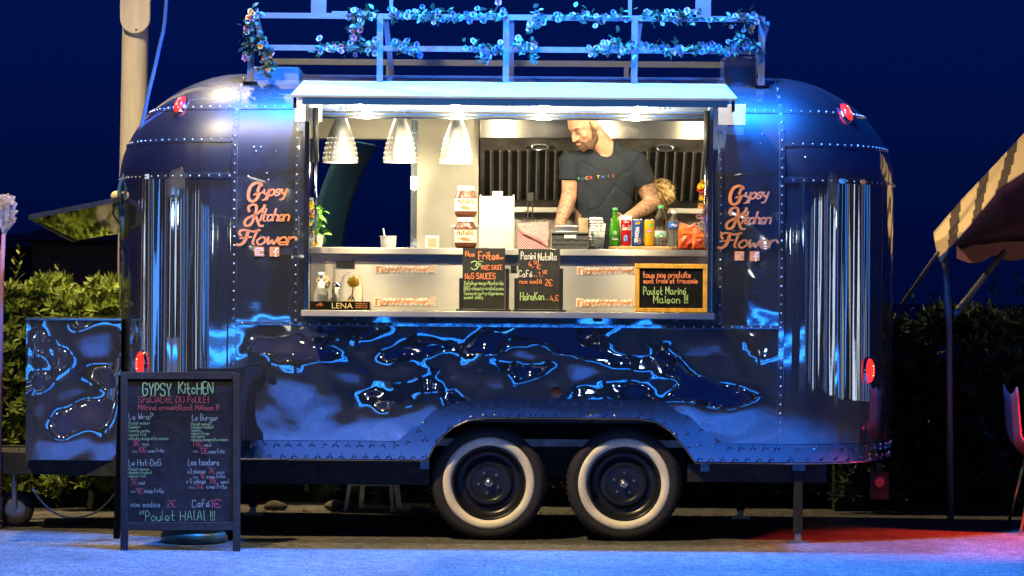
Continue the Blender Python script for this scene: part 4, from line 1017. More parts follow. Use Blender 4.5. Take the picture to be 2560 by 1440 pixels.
MB().box(((a.x+b.x)/2-.033, y-.0065, a.z-.030), ((a.x+b.x)/2+.033, y-.0045, a.z-.011)).build('handle_opening', 'paper', t, bevel=.003)
t2 = thing('paper_trays', 'white paper trays lying in the woven basket', 'paper trays', ((a.x+b.x)/2-.02, y+.07, CZ+.006))
for i in range(3): MB().lathe([(0, CZ+.02+i*.03), (.055, CZ+.02+i*.03), (.068, CZ+.068+i*.030), (.070, CZ+.069+i*.030), (.06, CZ+.073+i*.03), (0, CZ+.076+i*.03)], 26, ((a.x+b.x)/2-.018, y+.075, 0)).build('tray', 'white_plastic', t2, smooth=True)
t2 = thing('paper_bags', 'bundle of brown paper bags upright in the woven basket', 'paper bags', (W(1461, 580, y).x, y+.07, CZ+.006))
for i in range(7):
    q0 = W(1452+i*3, 580, y); MB().bar((q0.x, y+.06+i*.006, CZ+.008), (q0.x-.004+.006*math.sin(i*2), y+.06+i*.006, CZ+.178-.006*(i % 3)), .016, .003).build('bag', 'kraft', t2)
# lids and cups
y = .27; x = cx_(1491, y); t = thing('cup_stack', 'stack of white plastic cup lids left of the green bottle', 'lids', (x, y+.06, CZ))
for i in range(11): MB().lathe([(0, CZ+.012+i*.0165), (.034, CZ+.012+i*.0165), (.040, CZ+.001+i*.0165), (.041, CZ+.006+i*.0165), (.034, CZ+.016+i*.0165), (0, CZ+.0163+i*.0165)], 22, (x+.004*math.sin(i), y+.06, 0)).build('lid', 'white_plastic', t, smooth=True)
x = cx_(1499, y-.06); t = thing('stirrer_cup', 'clear plastic cup full of wooden stirrers left of the green bottle', 'cup', (x, y-.06, CZ))
MB().lathe([(0, CZ), (.036, CZ), (.048, CZ+.098), (.050, CZ+.1), (.047, CZ+.097), (.035, CZ+.003), (0, CZ+.003)], 28, (x, y-.06, 0)).build('cup', 'clear_plastic', t, smooth=True)
for i in range(14): a_ = i*2.4; MB().bar((x+.018*math.cos(a_), y-.06+.018*math.sin(a_), CZ+.004), (x+.030*math.cos(a_+.5), y-.06+.030*math.sin(a_+.5), CZ+.105+.02*(i % 3)), .007, .0018).build('stirrer', 'paper', t)
# drinks on their board
y = .24; a, b = W(1520, 611, y), W(1700, 611, y); DZ = CZ+.021
t = thing('serving_board', 'round-ended wooden board under the row of drinks', 'board', ((a.x+b.x)/2, y, CZ))
ol = [Vector((a.x+.06+(-.06*math.cos(s)), y-.075+.075*(1+math.sin(s)), CZ)) for s in [PI/2-PI*i/10*1 for i in range(11)]][::-1]
ol = [Vector((a.x+.05-.05*math.sin(PI*i/10), y+.08-.16*i/10, CZ)) for i in range(11)]+[Vector((b.x-.05+.05*math.sin(PI*i/10), y-.08+.16*i/10, CZ)) for i in range(11)]
MB().prism(ol, (0, 0, .020)).build('board', 'wood', t, bevel=.003)
x = cx_(1537, y); t = thing('beer_bottle', 'green glass beer bottle with white print, leftmost drink on the board', 'bottle', (x, y, DZ))
MB().lathe([(0, DZ), (.029, DZ), (.031, DZ+.006), (.031, DZ+.095), (.026, DZ+.125), (.016, DZ+.155), (.0125, DZ+.195), (.0135, DZ+.198), (.0135, DZ+.205)], 32, (x, y, 0)).build('body', 'green_glass', t, smooth=True)
MB().lathe([(0, DZ+.004), (.027, DZ+.004), (.028, DZ+.09), (.022, DZ+.125), (.012, DZ+.155), (0, DZ+.156)], 24, (x, y, 0)).build('beer', 'beer_fill', t, smooth=True) if mat('beer_fill', (.12, .40, .03), .4) else 0
MB().lathe([(.0145, DZ+.2), (.0145, DZ+.212), (0, DZ+.214)], 16, (x, y, 0)).build('cap', 'label_green', t)
m_ = cylmap(x, y, .0322, DZ, 1); k = MB(); st = [(.013*math.cos(PI/2+4*PI*i/5), .074+.013*math.sin(PI/2+4*PI*i/5)) for i in range(6)]
for i in range(5): ribbon(k, [tuple(st[i][d_]+(st[i+1][d_]-st[i][d_])*s for d_ in (0, 1)) for s in (0, .33, .66, 1)], .0020, m_)
write(k, 'Heineken', -.018, .018, .034, -.011, .0018, m_, jit=0); k.build('print', 'chalk_white', t)
def can(px, m, label, tall=.0, yy=y):
    x = cx_(px, yy); t = thing('drink_can', label, 'can', (x, yy, DZ), 'slim drink cans on the board'); h = .150
    MB().lathe([(0, DZ+.003), (.022, DZ), (.0265, DZ+.006), (.0292, DZ+.012), (.0292, DZ+h-.014), (.0275, DZ+h-.006)], 32, (x, yy, 0)).build('body', m, t, smooth=True)
    MB().lathe([(.0275, DZ+h-.006), (.0262, DZ+h), (.0245, DZ+h), (.024, DZ+h-.004), (0, DZ+h-.004)], 28, (x, yy, 0)).build('top', 'can_top', t, smooth=True)
    return t, cylmap(x, yy, .0300, DZ, 1), x
t, m_, x = can(1565, 'can_red', 'red drink can with white script, beside the green bottle'); k = MB()
write(k, 'Coca-Cola', -.027, .03, .090, -.026, .0030, m_, slant=-.3, callig=.4, sp=.7, jit=.02); write(k, 'original', -.015, .015, .13, -.008, .0014, m_, jit=0); k.build('print', 'chalk_white', t)
k = MB()
for i in range(6): ribbon(k, [(-.014+.004*i, .028), (-.014+.004*i, .056-.002*abs(i-3)), (-.013+.004*i, .062-.003*abs(i-3))], .0045, m_)
k.build('print', 'label_blue', t); k = MB(); ribbon(k, smooth_path([(-.008, .03), (-.012, .045), (-.004, .058), (.004, .048), (.0, .032)]), .003, m_); k.build('print', 'chalk_white', t)
t, m_, x = can(1594, 'can_blue', 'blue drink can with slanted white lettering, third on the board'); k = MB()
vm = lambda u, v: m_(-v*.9+.004, u)
write(k, 'ORANGINA', .018, .10, .008, -.020, .0040, lambda u, v: m_(v*-1+.012+(u-.06)*.12, u+.006), jit=.03); k.build('print', 'chalk_white', t)
k = MB()
for i in range(9): ribbon(k, smooth_path([(-.016+.003*i, .122), (-.012+.003*i, .128+.003*math.sin(i)), (-.010+.003*i, .134)]), .003, m_)
for i in range(4): ribbon(k, [(.006, .012+i*.009), (.02-.002*i, .016+i*.009)], .005, m_)
k.build('print', 'can_yellow', t)
t, m_, x = can(1623, 'can_yellow', 'yellow drink can with red label, rightmost can on the board'); k = MB()
ribbon(k, [(-.018+.006*i, .085) for i in range(7)], .017, m_); k.build('print', 'print_red', t)
m2 = cylmap(x, y, .0306, DZ, 1); k = MB(); write(k, 'Lipton', -.015, .015, .081, -.011, .0019, m2, jit=0); k.build('print', 'chalk_white', t)
k = MB()
for i in range(4): ribbon(k, smooth_path([(-.004+.004*i, .108), (.002+.004*i, .118), (.01+.003*i, .128-.003*i)]), .005, m_)
ribbon(k, [(-.016+.006*i, .062) for i in range(6)], .006, m_); k.build('print', 'label_green', t)
x = cx_(1565, y+.075); t = thing('foam_cups', 'stack of white cups upside down behind the red can', 'cups', (x, y+.075, DZ)); z_ = DZ
for i in range(8): MB().lathe([(.036, z_+i*.016), (.0345, z_+.014+i*.016), (.033, z_+.06+i*.016), (0, z_+.06+i*.016)], 26, (x-.002, y+.075, 0)).build('cup', 'white_plastic', t, smooth=True)
def water(px, lab, lm, capm, pr, hgt):
    x = cx_(px, y); t = thing('water_bottle', lab, 'bottle', (x, y, DZ), 'plastic water bottles on the board')
    MB().lathe([(r, DZ+h*hgt) for r, h in pr], 32, (x, y, 0)).build('body', 'clear_plastic', t, smooth=True)
    MB().lathe([(.0145, DZ+hgt), (.0145, DZ+hgt+.018), (0, DZ+hgt+.019)], 18, (x, y, 0)).build('cap', capm, t)
    return t, x
pw = [(0, 0), (.028, 0), (.033, .04), (.035, .12), (.033, .2), (.0345, .24), (.0345, .40), (.0325, .46), (.030, .56), (.0345, .66), (.034, .74), (.025, .86), (.014, .94), (.0125, 1.0)]
t, x = water(1652, 'water bottle with green label and cap, taller of the two', 'label_green', 'label_green', pw, .212)
MB().lathe([(.0353, DZ+.052), (.0353, DZ+.086)], 32, (x, y, 0)).build('label', 'label_white', t, smooth=True) if mat('label_white', (.75, .78, .74), .5) else 0
k = MB(); m_ = cylmap(x, y, .0358, DZ, 1); ribbon(k, smooth_path([(-.026, .058), (-.012, .060), (0, .074), (.012, .060), (.026, .058)]), .010, m_); k.build('print', 'label_green', t)
pw2 = [(0, 0), (.028, 0), (.033, .04)]+[(.0335 if i % 2 else .0315, .08+.05*i) for i in range(9)]+[(.034, .55), (.034, .72), (.030, .80), (.02, .91), (.0135, .95), (.0125, 1.0)]
t, x = water(1684, 'ribbed water bottle with blue label, next to the red sweet bags', 'label_blue', 'white_plastic', pw2, .182)
MB().lathe([(.0348, DZ+.102), (.0348, DZ+.134)], 32, (x, y, 0)).build('label', 'label_blue', t, smooth=True)
k = MB(); m_ = cylmap(x, y, .0354, DZ, 1); ribbon(k, smooth_path([(-.014, .118), (-.006, .123), (.006, .114), (.014, .119)]), .009, m_); k.build('print', 'chalk_white', t)
# bags of sweets
for i, (px, w_, py) in enumerate(((1722, 52, 572), (1750, 40, 584))):
    y_ = .20-.05*i; c = W(px, py, y_); hh = W(px, 560+12*i, y_).z-CZ; k = MB(); rows = []
    t = thing('sweet_bag', ('larger shiny red bag of sweets beside the ribbed water bottle', 'smaller shiny red bag of sweets by the right window jamb')[i], 'sweets', (c.x, y_, CZ), 'red bags of sweets')
    for s_ in (-1, 1):
        rows = []
        for j in range(15):
            v = j/14; row = []
            for ii in range(15):
                u = ii/14; b_ = (math.sin(PI*u)*math.sin(PI*v))**.5*.030; cr = .010*nz(u*5, v*5, 1, 31+i)*min(1, 4*math.sin(PI*u)*math.sin(PI*v))
                row.append(Vector((c.x+(u-.5)*w_*mpp(y_), y_+s_*(b_+cr), CZ+.001+v*hh*(1+.05*math.sin(u*9)))))
            rows.append(row if s_ < 0 else row[::-1])
        k.grid(rows)
    k.build('bag', 'candy', t)
    MB().box((c.x-w_*.4*mpp(y_), y_-.034, CZ+hh*.62), (c.x+w_*.35*mpp(y_), y_-.0315, CZ+hh*.74)).build('print', 'orange_ink', t)

# ------------------------------------------------------------------ people
def PW(px, py, y): return W(px, py, y)
YM = .95
man = thing('person', 'bearded man in a dark T-shirt looking down behind the counter', 'person', (W(1500, 600, YM).x, YM, .56))
f = Vector((-.66, -.54, -.56)).normalized(); l = Vector((0, 0, 1)).cross(f).normalized(); u = f.cross(l).normalized()
HM = Matrix((f, l, u)).transposed(); HC = W(1462, 316, YM-.05)
def H(a, b, c): return HC+f*a+l*b+u*c
sk_ = MB()
sk_.ell(H(-.008, 0, .042), (.100, .078, .088), 20, 14, HM); sk_.ell(H(.034, 0, -.04), (.060, .060, .082), 18, 12, HM)
sk_.ell(H(.066, 0, -.094), (.026, .032, .026), 12, 9, HM)                     # chin
sk_.caps(H(.088, 0, .022), H(.114, 0, -.026), .009, .014, 10); sk_.ell(H(.100, .011, -.028), .009, 10, 7); sk_.ell(H(.100, -.011, -.028), .009, 10, 7)
sk_.ell(H(.078, 0, .034), (.018, .054, .012), 14, 8, HM)                      # brow
for s in (-1, 1):
    sk_.ell(H(.062, .043*s, -.022), (.024, .022, .02), 12, 8, HM)             # cheekbones
    sk_.ell(H(-.012, .082*s, .0), (.022, .012, .036), 12, 9, HM); sk_.ell(H(-.022, .092*s, .004), (.016, .007, .030), 12, 8, HM)   # ears
    sk_.ell(H(.076, .031*s, .010), (.013, .016, .010), 10, 7, HM)             # lids
sk_.ell(H(.092, 0, -.058), (.012, .024, .007), 12, 7, HM); sk_.ell(H(.089, 0, -.070), (.011, .021, .007), 12, 7, HM)
NB = W(1517, 375, YM+.02)
sk_.caps(H(-.035, 0, -.045), NB, .056, .062, 16); sk_.caps(H(.0, 0, -.07), NB+Vector((-.01, -.01, .0)), .046, .056, 14)
SL, SR = W(1430, 408, YM+.02), W(1582, 402, YM+.03)
EL, WL = W(1424, 487, YM), W(1400, 560, YM-.12)
ER, WR = W(1632, 508, YM+.05), W(1566, 548, YM-.18)
sk_.caps(SL, EL, .062, .047, 14); sk_.caps(EL, WL, .049, .033, 14); sk_.caps(W(1418, 510, YM-.03), W(1408, 535, YM-.07), .047, .042, 12)
sk_.caps(SR, ER, .066, .047, 14); sk_.caps(ER, WR, .048, .032, 14); sk_.caps(ER+(WR-ER)*.2, ER+(WR-ER)*.45, .049, .044, 12)
def hand(wr, d, side, mb, curl):
    """palm, four bent fingers and a thumb leaving the side of the palm"""
    d = Vector(d).normalized(); sd = Vector(side); sd = (sd-d*sd.dot(d)).normalized(); n_ = d.cross(sd)
    mb.caps(wr, wr+d*.045, .028, .030, 12); mb.ell(wr+d*.055, .034, 12, 8)
    for i in range(4):
        b = wr+d*.075+sd*(.030-.020*i); L_ = (.040, .045, .042, .033)[i]; k1 = (d*math.cos(curl)-n_*math.sin(curl)); k2 = (d*math.cos(curl*2)-n_*math.sin(curl*2))
        mb.caps(b, b+k1*L_, .0095, .0088, 8); mb.caps(b+k1*L_, b+k1*L_+k2*L_*.8, .0088, .0075, 8)
    tb = wr+d*.03+sd*.028; k1 = (d*.7+sd*.6-n_*.3).normalized(); mb.caps(tb, tb+k1*.035, .012, .010, 8); mb.caps(tb+k1*.035, tb+k1*.035+(d*.9-n_*.5)*.028, .010, .008, 8)
hand(WR, (-.75, -.45, -.25), (-.2, -.2, 1), sk_, .5); hand(WL, (.2, -.45, -.85), (.9, -.2, .1), sk_, .5)
# trunk and legs under the clothes, down to the floor
sk_.ell(W(1508, 440, YM+.04), (.19, .105, .17), 18, 12); sk_.ell(W(1505, 540, YM+.03), (.16, .10, .22), 18, 12); PV = Vector((W(1505, 600, YM).x, YM+.03, 1.47)); sk_.ell(PV, (.16, .11, .12), 16, 10)
for s in (-1, 1):
    hp = PV+Vector((.085*s, 0, -.04)); kn = Vector((PV.x+.10*s, YM-.02, 1.04)); an = Vector((PV.x+.11*s, YM+.03, .64))
    sk_.caps(hp, kn, .085, .058); sk_.caps(kn, an, .056, .040); sk_.caps(an+Vector((0, .02, -.04)), an+Vector((0, -.15, -.045)), .038, .034)
def ink(c): return 1 if (c.x > W(1588, 0, YM).x and c.z < W(0, 432, YM).z and c.z > 1.55) or (c.x < W(1440, 0, YM).x and 1.6 < c.z < W(0, 455, YM).z) else 0
bodyo, _ = organic('body', sk_, .0058, ['skin', 'skin_ink'], man, 5, matf=ink)
# T-shirt
ts = MB()
rows = []
for px0, px1, py, dp in ((1446, 1560, 390, .080), (1430, 1584, 412, .100), (1426, 1590, 440, .110), (1432, 1586, 480, .112), (1438, 1580, 520, .110), (1442, 1574, 560, .110), (1442, 1574, 610, .114), (1444, 1572, 650, .11)):
    c0, c1 = W(px0, py, YM), W(px1, py, YM); cx, rx = (c0.x+c1.x)/2, (c1.x-c0.x)/2
    rows.append([Vector((cx+rx*math.copysign(abs(math.cos(t_))**.85, math.cos(t_)), YM+.035+dp*math.copysign(abs(math.sin(t_))**.85, math.sin(t_)), c0.z)) for t_ in [2*PI*i/32 for i in range(32)]])
n0 = len(rows); ts.add([p for r_ in rows for p in r_], [(i*32+(k_+1) % 32, i*32+k_, (i+1)*32+k_, (i+1)*32+(k_+1) % 32) for i in range(n0-1) for k_ in range(32)]+[tuple(range(32)), tuple(range(n0*32-1, n0*32-33, -1))])
for a_, b_ in ((SL, EL), (SR, ER)):
    e_ = a_+(b_-a_)*.58; ts.tube([a_, a_+(b_-a_)*.3, e_], [.074, .075, .074], 16); ts.ell(a_, .075, 16, 10)
ts.caps(SL+Vector((.05, 0, .01)), NB+Vector((-.05, .0, -.03)), .07, .055); ts.caps(SR+Vector((-.05, 0, .01)), NB+Vector((.045, 0, -.004)), .072, .055); ts.ell(NB+Vector((0, .02, -.055)), (.10, .085, .05))
tee, tb = organic('t_shirt', ts, .0065, 'tee', man, 7, disp=lambda c: .012*nz(c.x*2.4+c.z*1.5, c.z*.6-c.x*.9, 4.5, 41)+.006*nz(c.x*2+c.z*1.6, c.z*.7-c.x, 10, 42)-.007*max(0, 1-abs((c.x-W(1560, 440, YM).x)*.6+(c.z-W(0, 470, YM).z)*.8+.03*noise.noise(c*8))/.012)-.006*max(0, 1-abs((c.x-W(1480, 440, YM).x)*.75-(c.z-W(0, 520, YM).z)*.65+.03*noise.noise(c*9))/.012))
pn = MB(); pn.ell(PV, (.180, .13, .14))
for s in (-1, 1):
    hp = PV+Vector((.085*s, 0, -.04)); kn = Vector((PV.x+.10*s, YM-.02, 1.04)); an = Vector((PV.x+.11*s, YM+.03, .62)); pn.caps(hp, kn, .102, .078); pn.caps(kn, an, .076, .062)
organic('trousers', pn, .009, 'trousers', man, 4)
# beard, cropped hair, eyes
bd = MB()
bd.ell(H(.076, 0, -.098), (.026, .034, .026), 12, 9, HM); bd.ell(H(.052, 0, -.108), (.034, .040, .024), 12, 9, HM)
for s in (-1, 1):
    bd.caps(H(.004, .072*s, -.030), H(.018, .064*s, -.070), .012, .020, 10); bd.caps(H(.018, .062*s, -.072), H(.058, .040*s, -.100), .022, .024, 10); bd.caps(H(.05, .046*s, -.070), H(.066, .034*s, -.088), .018, .018)
    bd.caps(H(.096, .004*s, -.047), H(.084, .028*s, -.058), .0065, .007, 8); bd.caps(H(.084, .028*s, -.058), H(.074, .034*s, -.08), .008, .012, 8)
bd.caps(H(.090, 0, -.081), H(.080, 0, -.094), .009, .014, 8)
organic('beard', bd, .005, 'beard', man, 2, disp=lambda c: .005*noise.noise(c*120)+.003*noise.noise(c*260))
hr = MB(); hr.ell(H(-.030, 0, .050), (.082, .0795, .082), 20, 14, HM)
for s in (-1, 1): hr.caps(H(.012, .072*s, .03), H(.006, .0725*s, -.028), .009, .007, 10)
organic('hair', hr, .005, 'stubble', man, 3, disp=lambda c: .0012*noise.noise(c*200))
for s in (-1, 1):
    MB().ell(H(.080, .031*s, .0035), (.009, .012, .0055), 10, 7, HM).build('eye', 'eye_white', man, smooth=True)
    MB().ell(H(.088, .030*s, .002), (.0035, .005, .004), 8, 6, HM).build('pupil', 'dark_eye', man, smooth=True)
    MB().tube([H(.090, .014*s, .030), H(.090, .032*s, .036), H(.078, .050*s, .030)], [.003, .0042, .002], 8).build('eyebrow', 'beard', man, smooth=True)
    MB().tube([H(.086, .018*s, .006), H(.089, .031*s, .0075), H(.080, .046*s, .005)], .0018, 6).build('eyelash', 'dark_eye', man, smooth=True)
MB().ell(H(.1005, 0, -.0635), (.005, .020, .006), 12, 7, HM).build('lips', 'lip', man, smooth=True)
# printed letters across the chest
def chest(x, z):
    h_ = tb.ray_cast(Vector((x, -1, z)), Vector((0, 1, 0))); return (h_[0] if h_[0] else Vector((x, YM-.1, z)))+Vector((0, -.0022, 0))
cols = ['green', 'blue', 'yellow', 'red', None, 'yellow', 'blue', 'green', 'red']
for i, (chx, cc) in enumerate(zip('FUCK THIS', cols)):
    if cc is None: continue
    px = (1447, 1457, 1467, 1478, 0, 1496, 1508, 1521, 1533)[i]; c0 = W(px, 451-(px-1432)*.085, YM-.1)
    font_mesh(chx, .025, 'print_'+cc, lambda a_, b_: chest(c0.x+a_*1.1, c0.z+b_), 'print', man)
# second person: blonde hair in a bun, bent behind the man
YW = 1.16
wm = thing('person', 'person with blonde hair in a loose bun, bent down behind the man\'s arm', 'person', (W(1630, 600, YW).x, YW, .56))
hc = W(1628, 532, YW); k = MB(); k.ell(hc, (.085, .095, .10), 16, 12); k.caps(hc+Vector((-.01, .02, -.06)), hc+Vector((-.06, .05, -.2)), .055, .06)
k.ell(hc+Vector((-.07, .06, -.33)), (.18, .11, .19), 16, 10); k.ell(hc+Vector((-.07, .08, -.55)), (.15, .11, .2), 16, 10)
for s in (-1, 1):
    k.caps(hc+Vector((-.07+.17*s, .05, -.25)), hc+Vector((-.07+.2*s, .0, -.5)), .05, .04); k.caps(hc+Vector((-.07+.2*s, 0, -.5)), hc+Vector((-.07+.12*s, -.15, -.62)), .042, .03)
    b_ = Vector((hc.x-.07+.09*s, YW+.05, 1.12)); k.caps(b_+Vector((0, 0, .1)), b_+Vector((0, -.06, -.25)), .09, .065); k.caps(b_+Vector((0, -.06, -.25)), b_+Vector((0, .03, -.5)), .06, .045)
organic('body', k, .009, 'skin', wm, 4)
k = MB(); k.ell(hc+Vector((-.07, .06, -.33)), (.2, .13, .2)); k.ell(hc+Vector((-.07, .08, -.58)), (.18, .13, .24)); organic('top', k, .012, 'trousers', wm, 3)
def strand_noise(fr, am): return lambda c: am*math.sin(fr*(c.x*.8+c.z*.5+.05*noise.noise(c*14))+9*noise.noise(c*9))+am*1.4*noise.noise(c*40)
k = MB(); k.ell(hc+Vector((0, .0, .015)), (.098, .105, .105), 18, 12); organic('hair', k, .006, 'blonde_dark', wm, 2, disp=strand_noise(200, .004))
bc_ = W(1655, 480, YW-.02); k = MB(); k.ell(bc_, (.062, .055, .062), 16, 10); k.ell(bc_+Vector((-.05, .0, .005)), (.05, .05, .052)); k.ell(bc_+Vector((.03, -.02, -.03)), .04)
organic('hair_bun', k, .005, 'blonde', wm, 2, disp=strand_noise(230, .006))
k = MB()
for i in range(70):
    a_ = random.uniform(0, 2*PI); ax = Vector((math.cos(a_), random.uniform(-.6, .2), math.sin(a_))).normalized(); p = bc_+Vector((-.015, 0, 0))+Vector((ax.x*.075, ax.y*.06, ax.z*.062)); tg = Vector((-ax.z, random.uniform(-.3, .3), ax.x))
    k.tube([p+tg*(.05*(j/5-.5))*2+ax*(.010*math.sin(j*1.3+i)) for j in range(6)], .0016, 4)
for i in range(9):
    p = bc_+Vector((.03, -.04, random.uniform(-.06, .03))); k.tube([p, p+Vector((.03, -.01, random.uniform(-.01, .02))), p+Vector((random.uniform(.04, .075), 0, random.uniform(-.04, .02)))], .0012, 4)
tag(k.build('loose_strands', 'blonde', wm, smooth=True), kind='stuff')

# ------------------------------------------------------------------ flower garlands on the roof rack
def garland(label, path, y, n, spread=(13, 14), cols='wwwbbp'):
    pts = [Vector((*p, 0)) for p in path]; c = W(sum(p[0] for p in path)/len(path), sum(p[1] for p in path)/len(path), y)
    t = thing('flower_garland', label, 'garland', c, 'flower garlands on the roof rack')
    MB().tube([W(p[0], p[1], y-.02) for p in path], .004, 5).build('vine', 'leaf_rose', t)
    seg = [(pts[i], pts[i+1]) for i in range(len(pts)-1)]; ln = [max(1, (b-a).length) for a, b in seg]; tot = sum(ln)
    def rnd():
        r_ = random.uniform(0, tot)
        for (a, b), L_ in zip(seg, ln):
            if r_ <= L_: q = a+(b-a)*(r_/L_); break
            r_ -= L_
        return W(q.x+random.gauss(0, spread[0]*.5), q.y+random.gauss(0, spread[1]*.62), y-.025+random.uniform(-.045, .02))
    for i in range(n): blossom(t, rnd(), {'w': 'white', 'b': 'blue', 'p': 'pink', 'o': 'orange'}[random.choice(cols)], random.uniform(.014, .024))
    for i in range(int(n*2.6)): put('leaf', LR, t, rnd(), (random.uniform(-1, 1), random.uniform(-1.2, .8), random.uniform(0, 6.28)), random.uniform(.028, .05))
ng = 0
for lab, path, n, cc in [
  ('flower clump at the top rail above the second rack post from left', [(880, 30), (930, 34), (895, 62)], 13, 'wwb'), ('long flower garland on the top rail between second and third rack posts', [(975, 34), (1100, 42), (1260, 34)], 38, 'bbbwp'),
  ('small flower cluster hanging from the top rail right of the middle post', [(1345, 30), (1360, 50), (1325, 68)], 9, 'wwb'), ('short flower garland on the top rail left of the fourth rack post', [(1390, 38), (1470, 42), (1580, 42)], 17, 'wbb'),
  ('long pale flower garland on the top rail between fourth and right-hand posts', [(1600, 40), (1700, 42), (1800, 50), (1895, 40)], 34, 'wwwb'), ('thin flower garland climbing the left end post of the rack', [(640, 25), (617, 60), (618, 100), (625, 140)], 14, 'wpo'),
  ('bushy flower clump inside the left end of the rack', [(645, 95), (665, 130), (680, 165), (655, 180)], 26, 'bbpo'), ('pale flower garland on the middle rail left of the second post', [(790, 120), (860, 122), (945, 112)], 26, 'wwwbp'),
  ('short flower strand linking top and middle rails beside the second post', [(890, 62), (888, 82), (896, 105)], 7, 'bp'), ('dark flower tuft on the middle rail right of the second post', [(975, 115), (1040, 125)], 9, 'bb'),
  ('bushy flower clump on the middle rail left of the middle post', [(1165, 118), (1220, 125), (1255, 115), (1200, 150)], 20, 'bbw'), ('flower clump on the middle rail right of the middle post', [(1290, 112), (1325, 112), (1335, 150)], 14, 'wb'),
  ('flower clump on the middle rail around the fourth post', [(1475, 130), (1530, 115), (1590, 118)], 22, 'wwb'), ('long dark flower garland on the middle rail at the right end', [(1610, 120), (1700, 125), (1800, 122), (1895, 118)], 36, 'bbb'),
  ('flower strand down the right end post of the rack', [(1868, 70), (1850, 100), (1905, 125)], 14, 'pb')]:
    garland(lab, path, YF-.01, n, cols=cc)

# ------------------------------------------------------------------ behind and beside the trailer
def hedge(label, x0, x1, y0, y1, h, n, m, dens_top=.5, leafl=.075):
    t = thing('hedge', label, 'hedge', ((x0+x1)/2, (y0+y1)/2, 0), 'hedge row behind the trailer'); k = MB()
    for i in range(n):
        x = random.uniform(x0, x1); top = h+.16*noise.noise(Vector((x*2.2, 3, 0)))+.10*noise.noise(Vector((x*6, 7, 0)))
        if random.random() < dens_top: z = top-abs(random.gauss(0, .10)); y = random.uniform(y0, y1)
        else: z = random.uniform(.08, top); y = y0+abs(random.gauss(0, .10))
        c = Vector((x, y+.05*noise.noise(Vector((x*5, z*5, 0))), z)); ax = Vector((random.uniform(-.5, .5), random.uniform(-.9, .1), random.uniform(.2, 1))).normalized(); o_ = ax.orthogonal().normalized(); b_ = ax.cross(o_)
        sz = random.uniform(.55, 1.35)
        for j in range(8):
            a = j*2.4+random.random(); d = (o_*math.cos(a)+b_*math.sin(a)); tip = c+d*leafl*sz*random.uniform(.5, 1)+ax*leafl*random.uniform(.3, 1.0); sd = d.cross(ax).normalized()*leafl*.16; md_ = c+(tip-c)*.55+ax*leafl*.08
            k.add([c, md_+sd, tip, md_-sd], [(0, 1, 2, 3)])
    for i in range(int((x1-x0)*7)):                        # stray shoots above the clipped top
        x = random.uniform(x0, x1); y = random.uniform(y0, y1-.2); hh = h+random.uniform(.05, .26); bx = random.uniform(-.08, .08)
        for j in range(16):
            s = j/15; c = Vector((x+bx*s, y, h-.15+(hh-h+.15)*s)); a = j*2.4; d = Vector((math.cos(a), math.sin(a), .9)).normalized()*leafl*random.uniform(.6, 1.0); sd = Vector((-math.sin(a), math.cos(a), 0))*leafl*.16
            k.add([c, c+d*.55+sd, c+d, c+d*.55-sd], [(0, 1, 2, 3)])
    tag(k.build('foliage', m, t), kind='stuff')
    for i in range(int((x1-x0)*4)):
        x = x0+.1+i*.25; MB().tube([(x, (y0+y1)/2, 0), (x+random.uniform(-.05, .05), (y0+y1)/2, h*.5), (x+random.uniform(-.1, .1), (y0+y1)/2, h*.8)], [.018, .012, .006], 6).build('stem', 'twig', t)
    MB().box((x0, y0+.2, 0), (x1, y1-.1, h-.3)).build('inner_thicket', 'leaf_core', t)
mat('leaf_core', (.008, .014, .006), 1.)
hedge('lit green hedge behind the metal chest at left', -4.3, -2.0, 2.05, 2.9, 1.36, 3400, 'leaf_hedge_lit')
hedge('hedge directly behind the trailer, seen under its floor', -2.0, 2.05, 2.62, 3.1, 1.15, 2600, 'leaf_hedge_shade', .25)
hedge('shaded green hedge beyond the right end of the trailer', 2.05, 4.8, 2.2, 3.0, 1.24, 3600, 'leaf_hedge_shade')
k = MB()
for i in range(2600):
    y = -.2-abs(random.gauss(0, 1.0)); x = random.uniform(-3.6, 3.6); s = random.uniform(.002, .007); c = Vector((x, y, s*.3)); a = random.uniform(0, 6.3)
    d = Vector((math.cos(a), math.sin(a), 0))*s; e = Vector((-math.sin(a), math.cos(a), 0))*s*.8; h_ = Vector((0, 0, s*.9))
    k.add([c-d, c+e, c+d, c-e, c+h_], [(0, 1, 4), (1, 2, 4), (2, 3, 4), (3, 0, 4)])
tag(k.build('grit', 'concrete'), 'loose grit scattered over the asphalt in front of the trailer', 'grit', kind='stuff')
# litter and stones under the trailer
k = MB()
for i in range(260):
    x, y = random.uniform(-2.6, 1.9), 1.9+abs(random.gauss(0, .18)); a = random.uniform(0, 6.3); s = random.uniform(.008, .02); d = Vector((math.cos(a), math.sin(a), 0))*s; e = Vector((-math.sin(a), math.cos(a), .5))*s*.5
    c = Vector((x, y, .006)); k.add([c-d, c+e, c+d, c-e+Vector((0, 0, s*.5))], [(0, 1, 2, 3)])
tag(k.build('fallen_leaves', 'dry_leaf'), 'scattered dry leaves and litter on the ground behind the trailer', 'leaves', kind='stuff')
for i, (px, s, lab) in enumerate(((850, .62, 'largest flat stone at the hedge foot, seen beside the stool'), (690, .45, 'rounded stone at the hedge foot, near the left far support leg'), (1050, .4, 'small stone at the hedge foot right of the stool'))):
    c = W(px, 1270, 2.15); k = MB(); k.ell((c.x, 2.15, .045*s), (.16*s, .10*s, .05*s), 14, 9)
    o = organic('stone', k, .012, 'stone', None, 2, disp=lambda v: .028*noise.noise(v*11))[0]; tag(o, lab, 'stone', 'stones by the hedge')
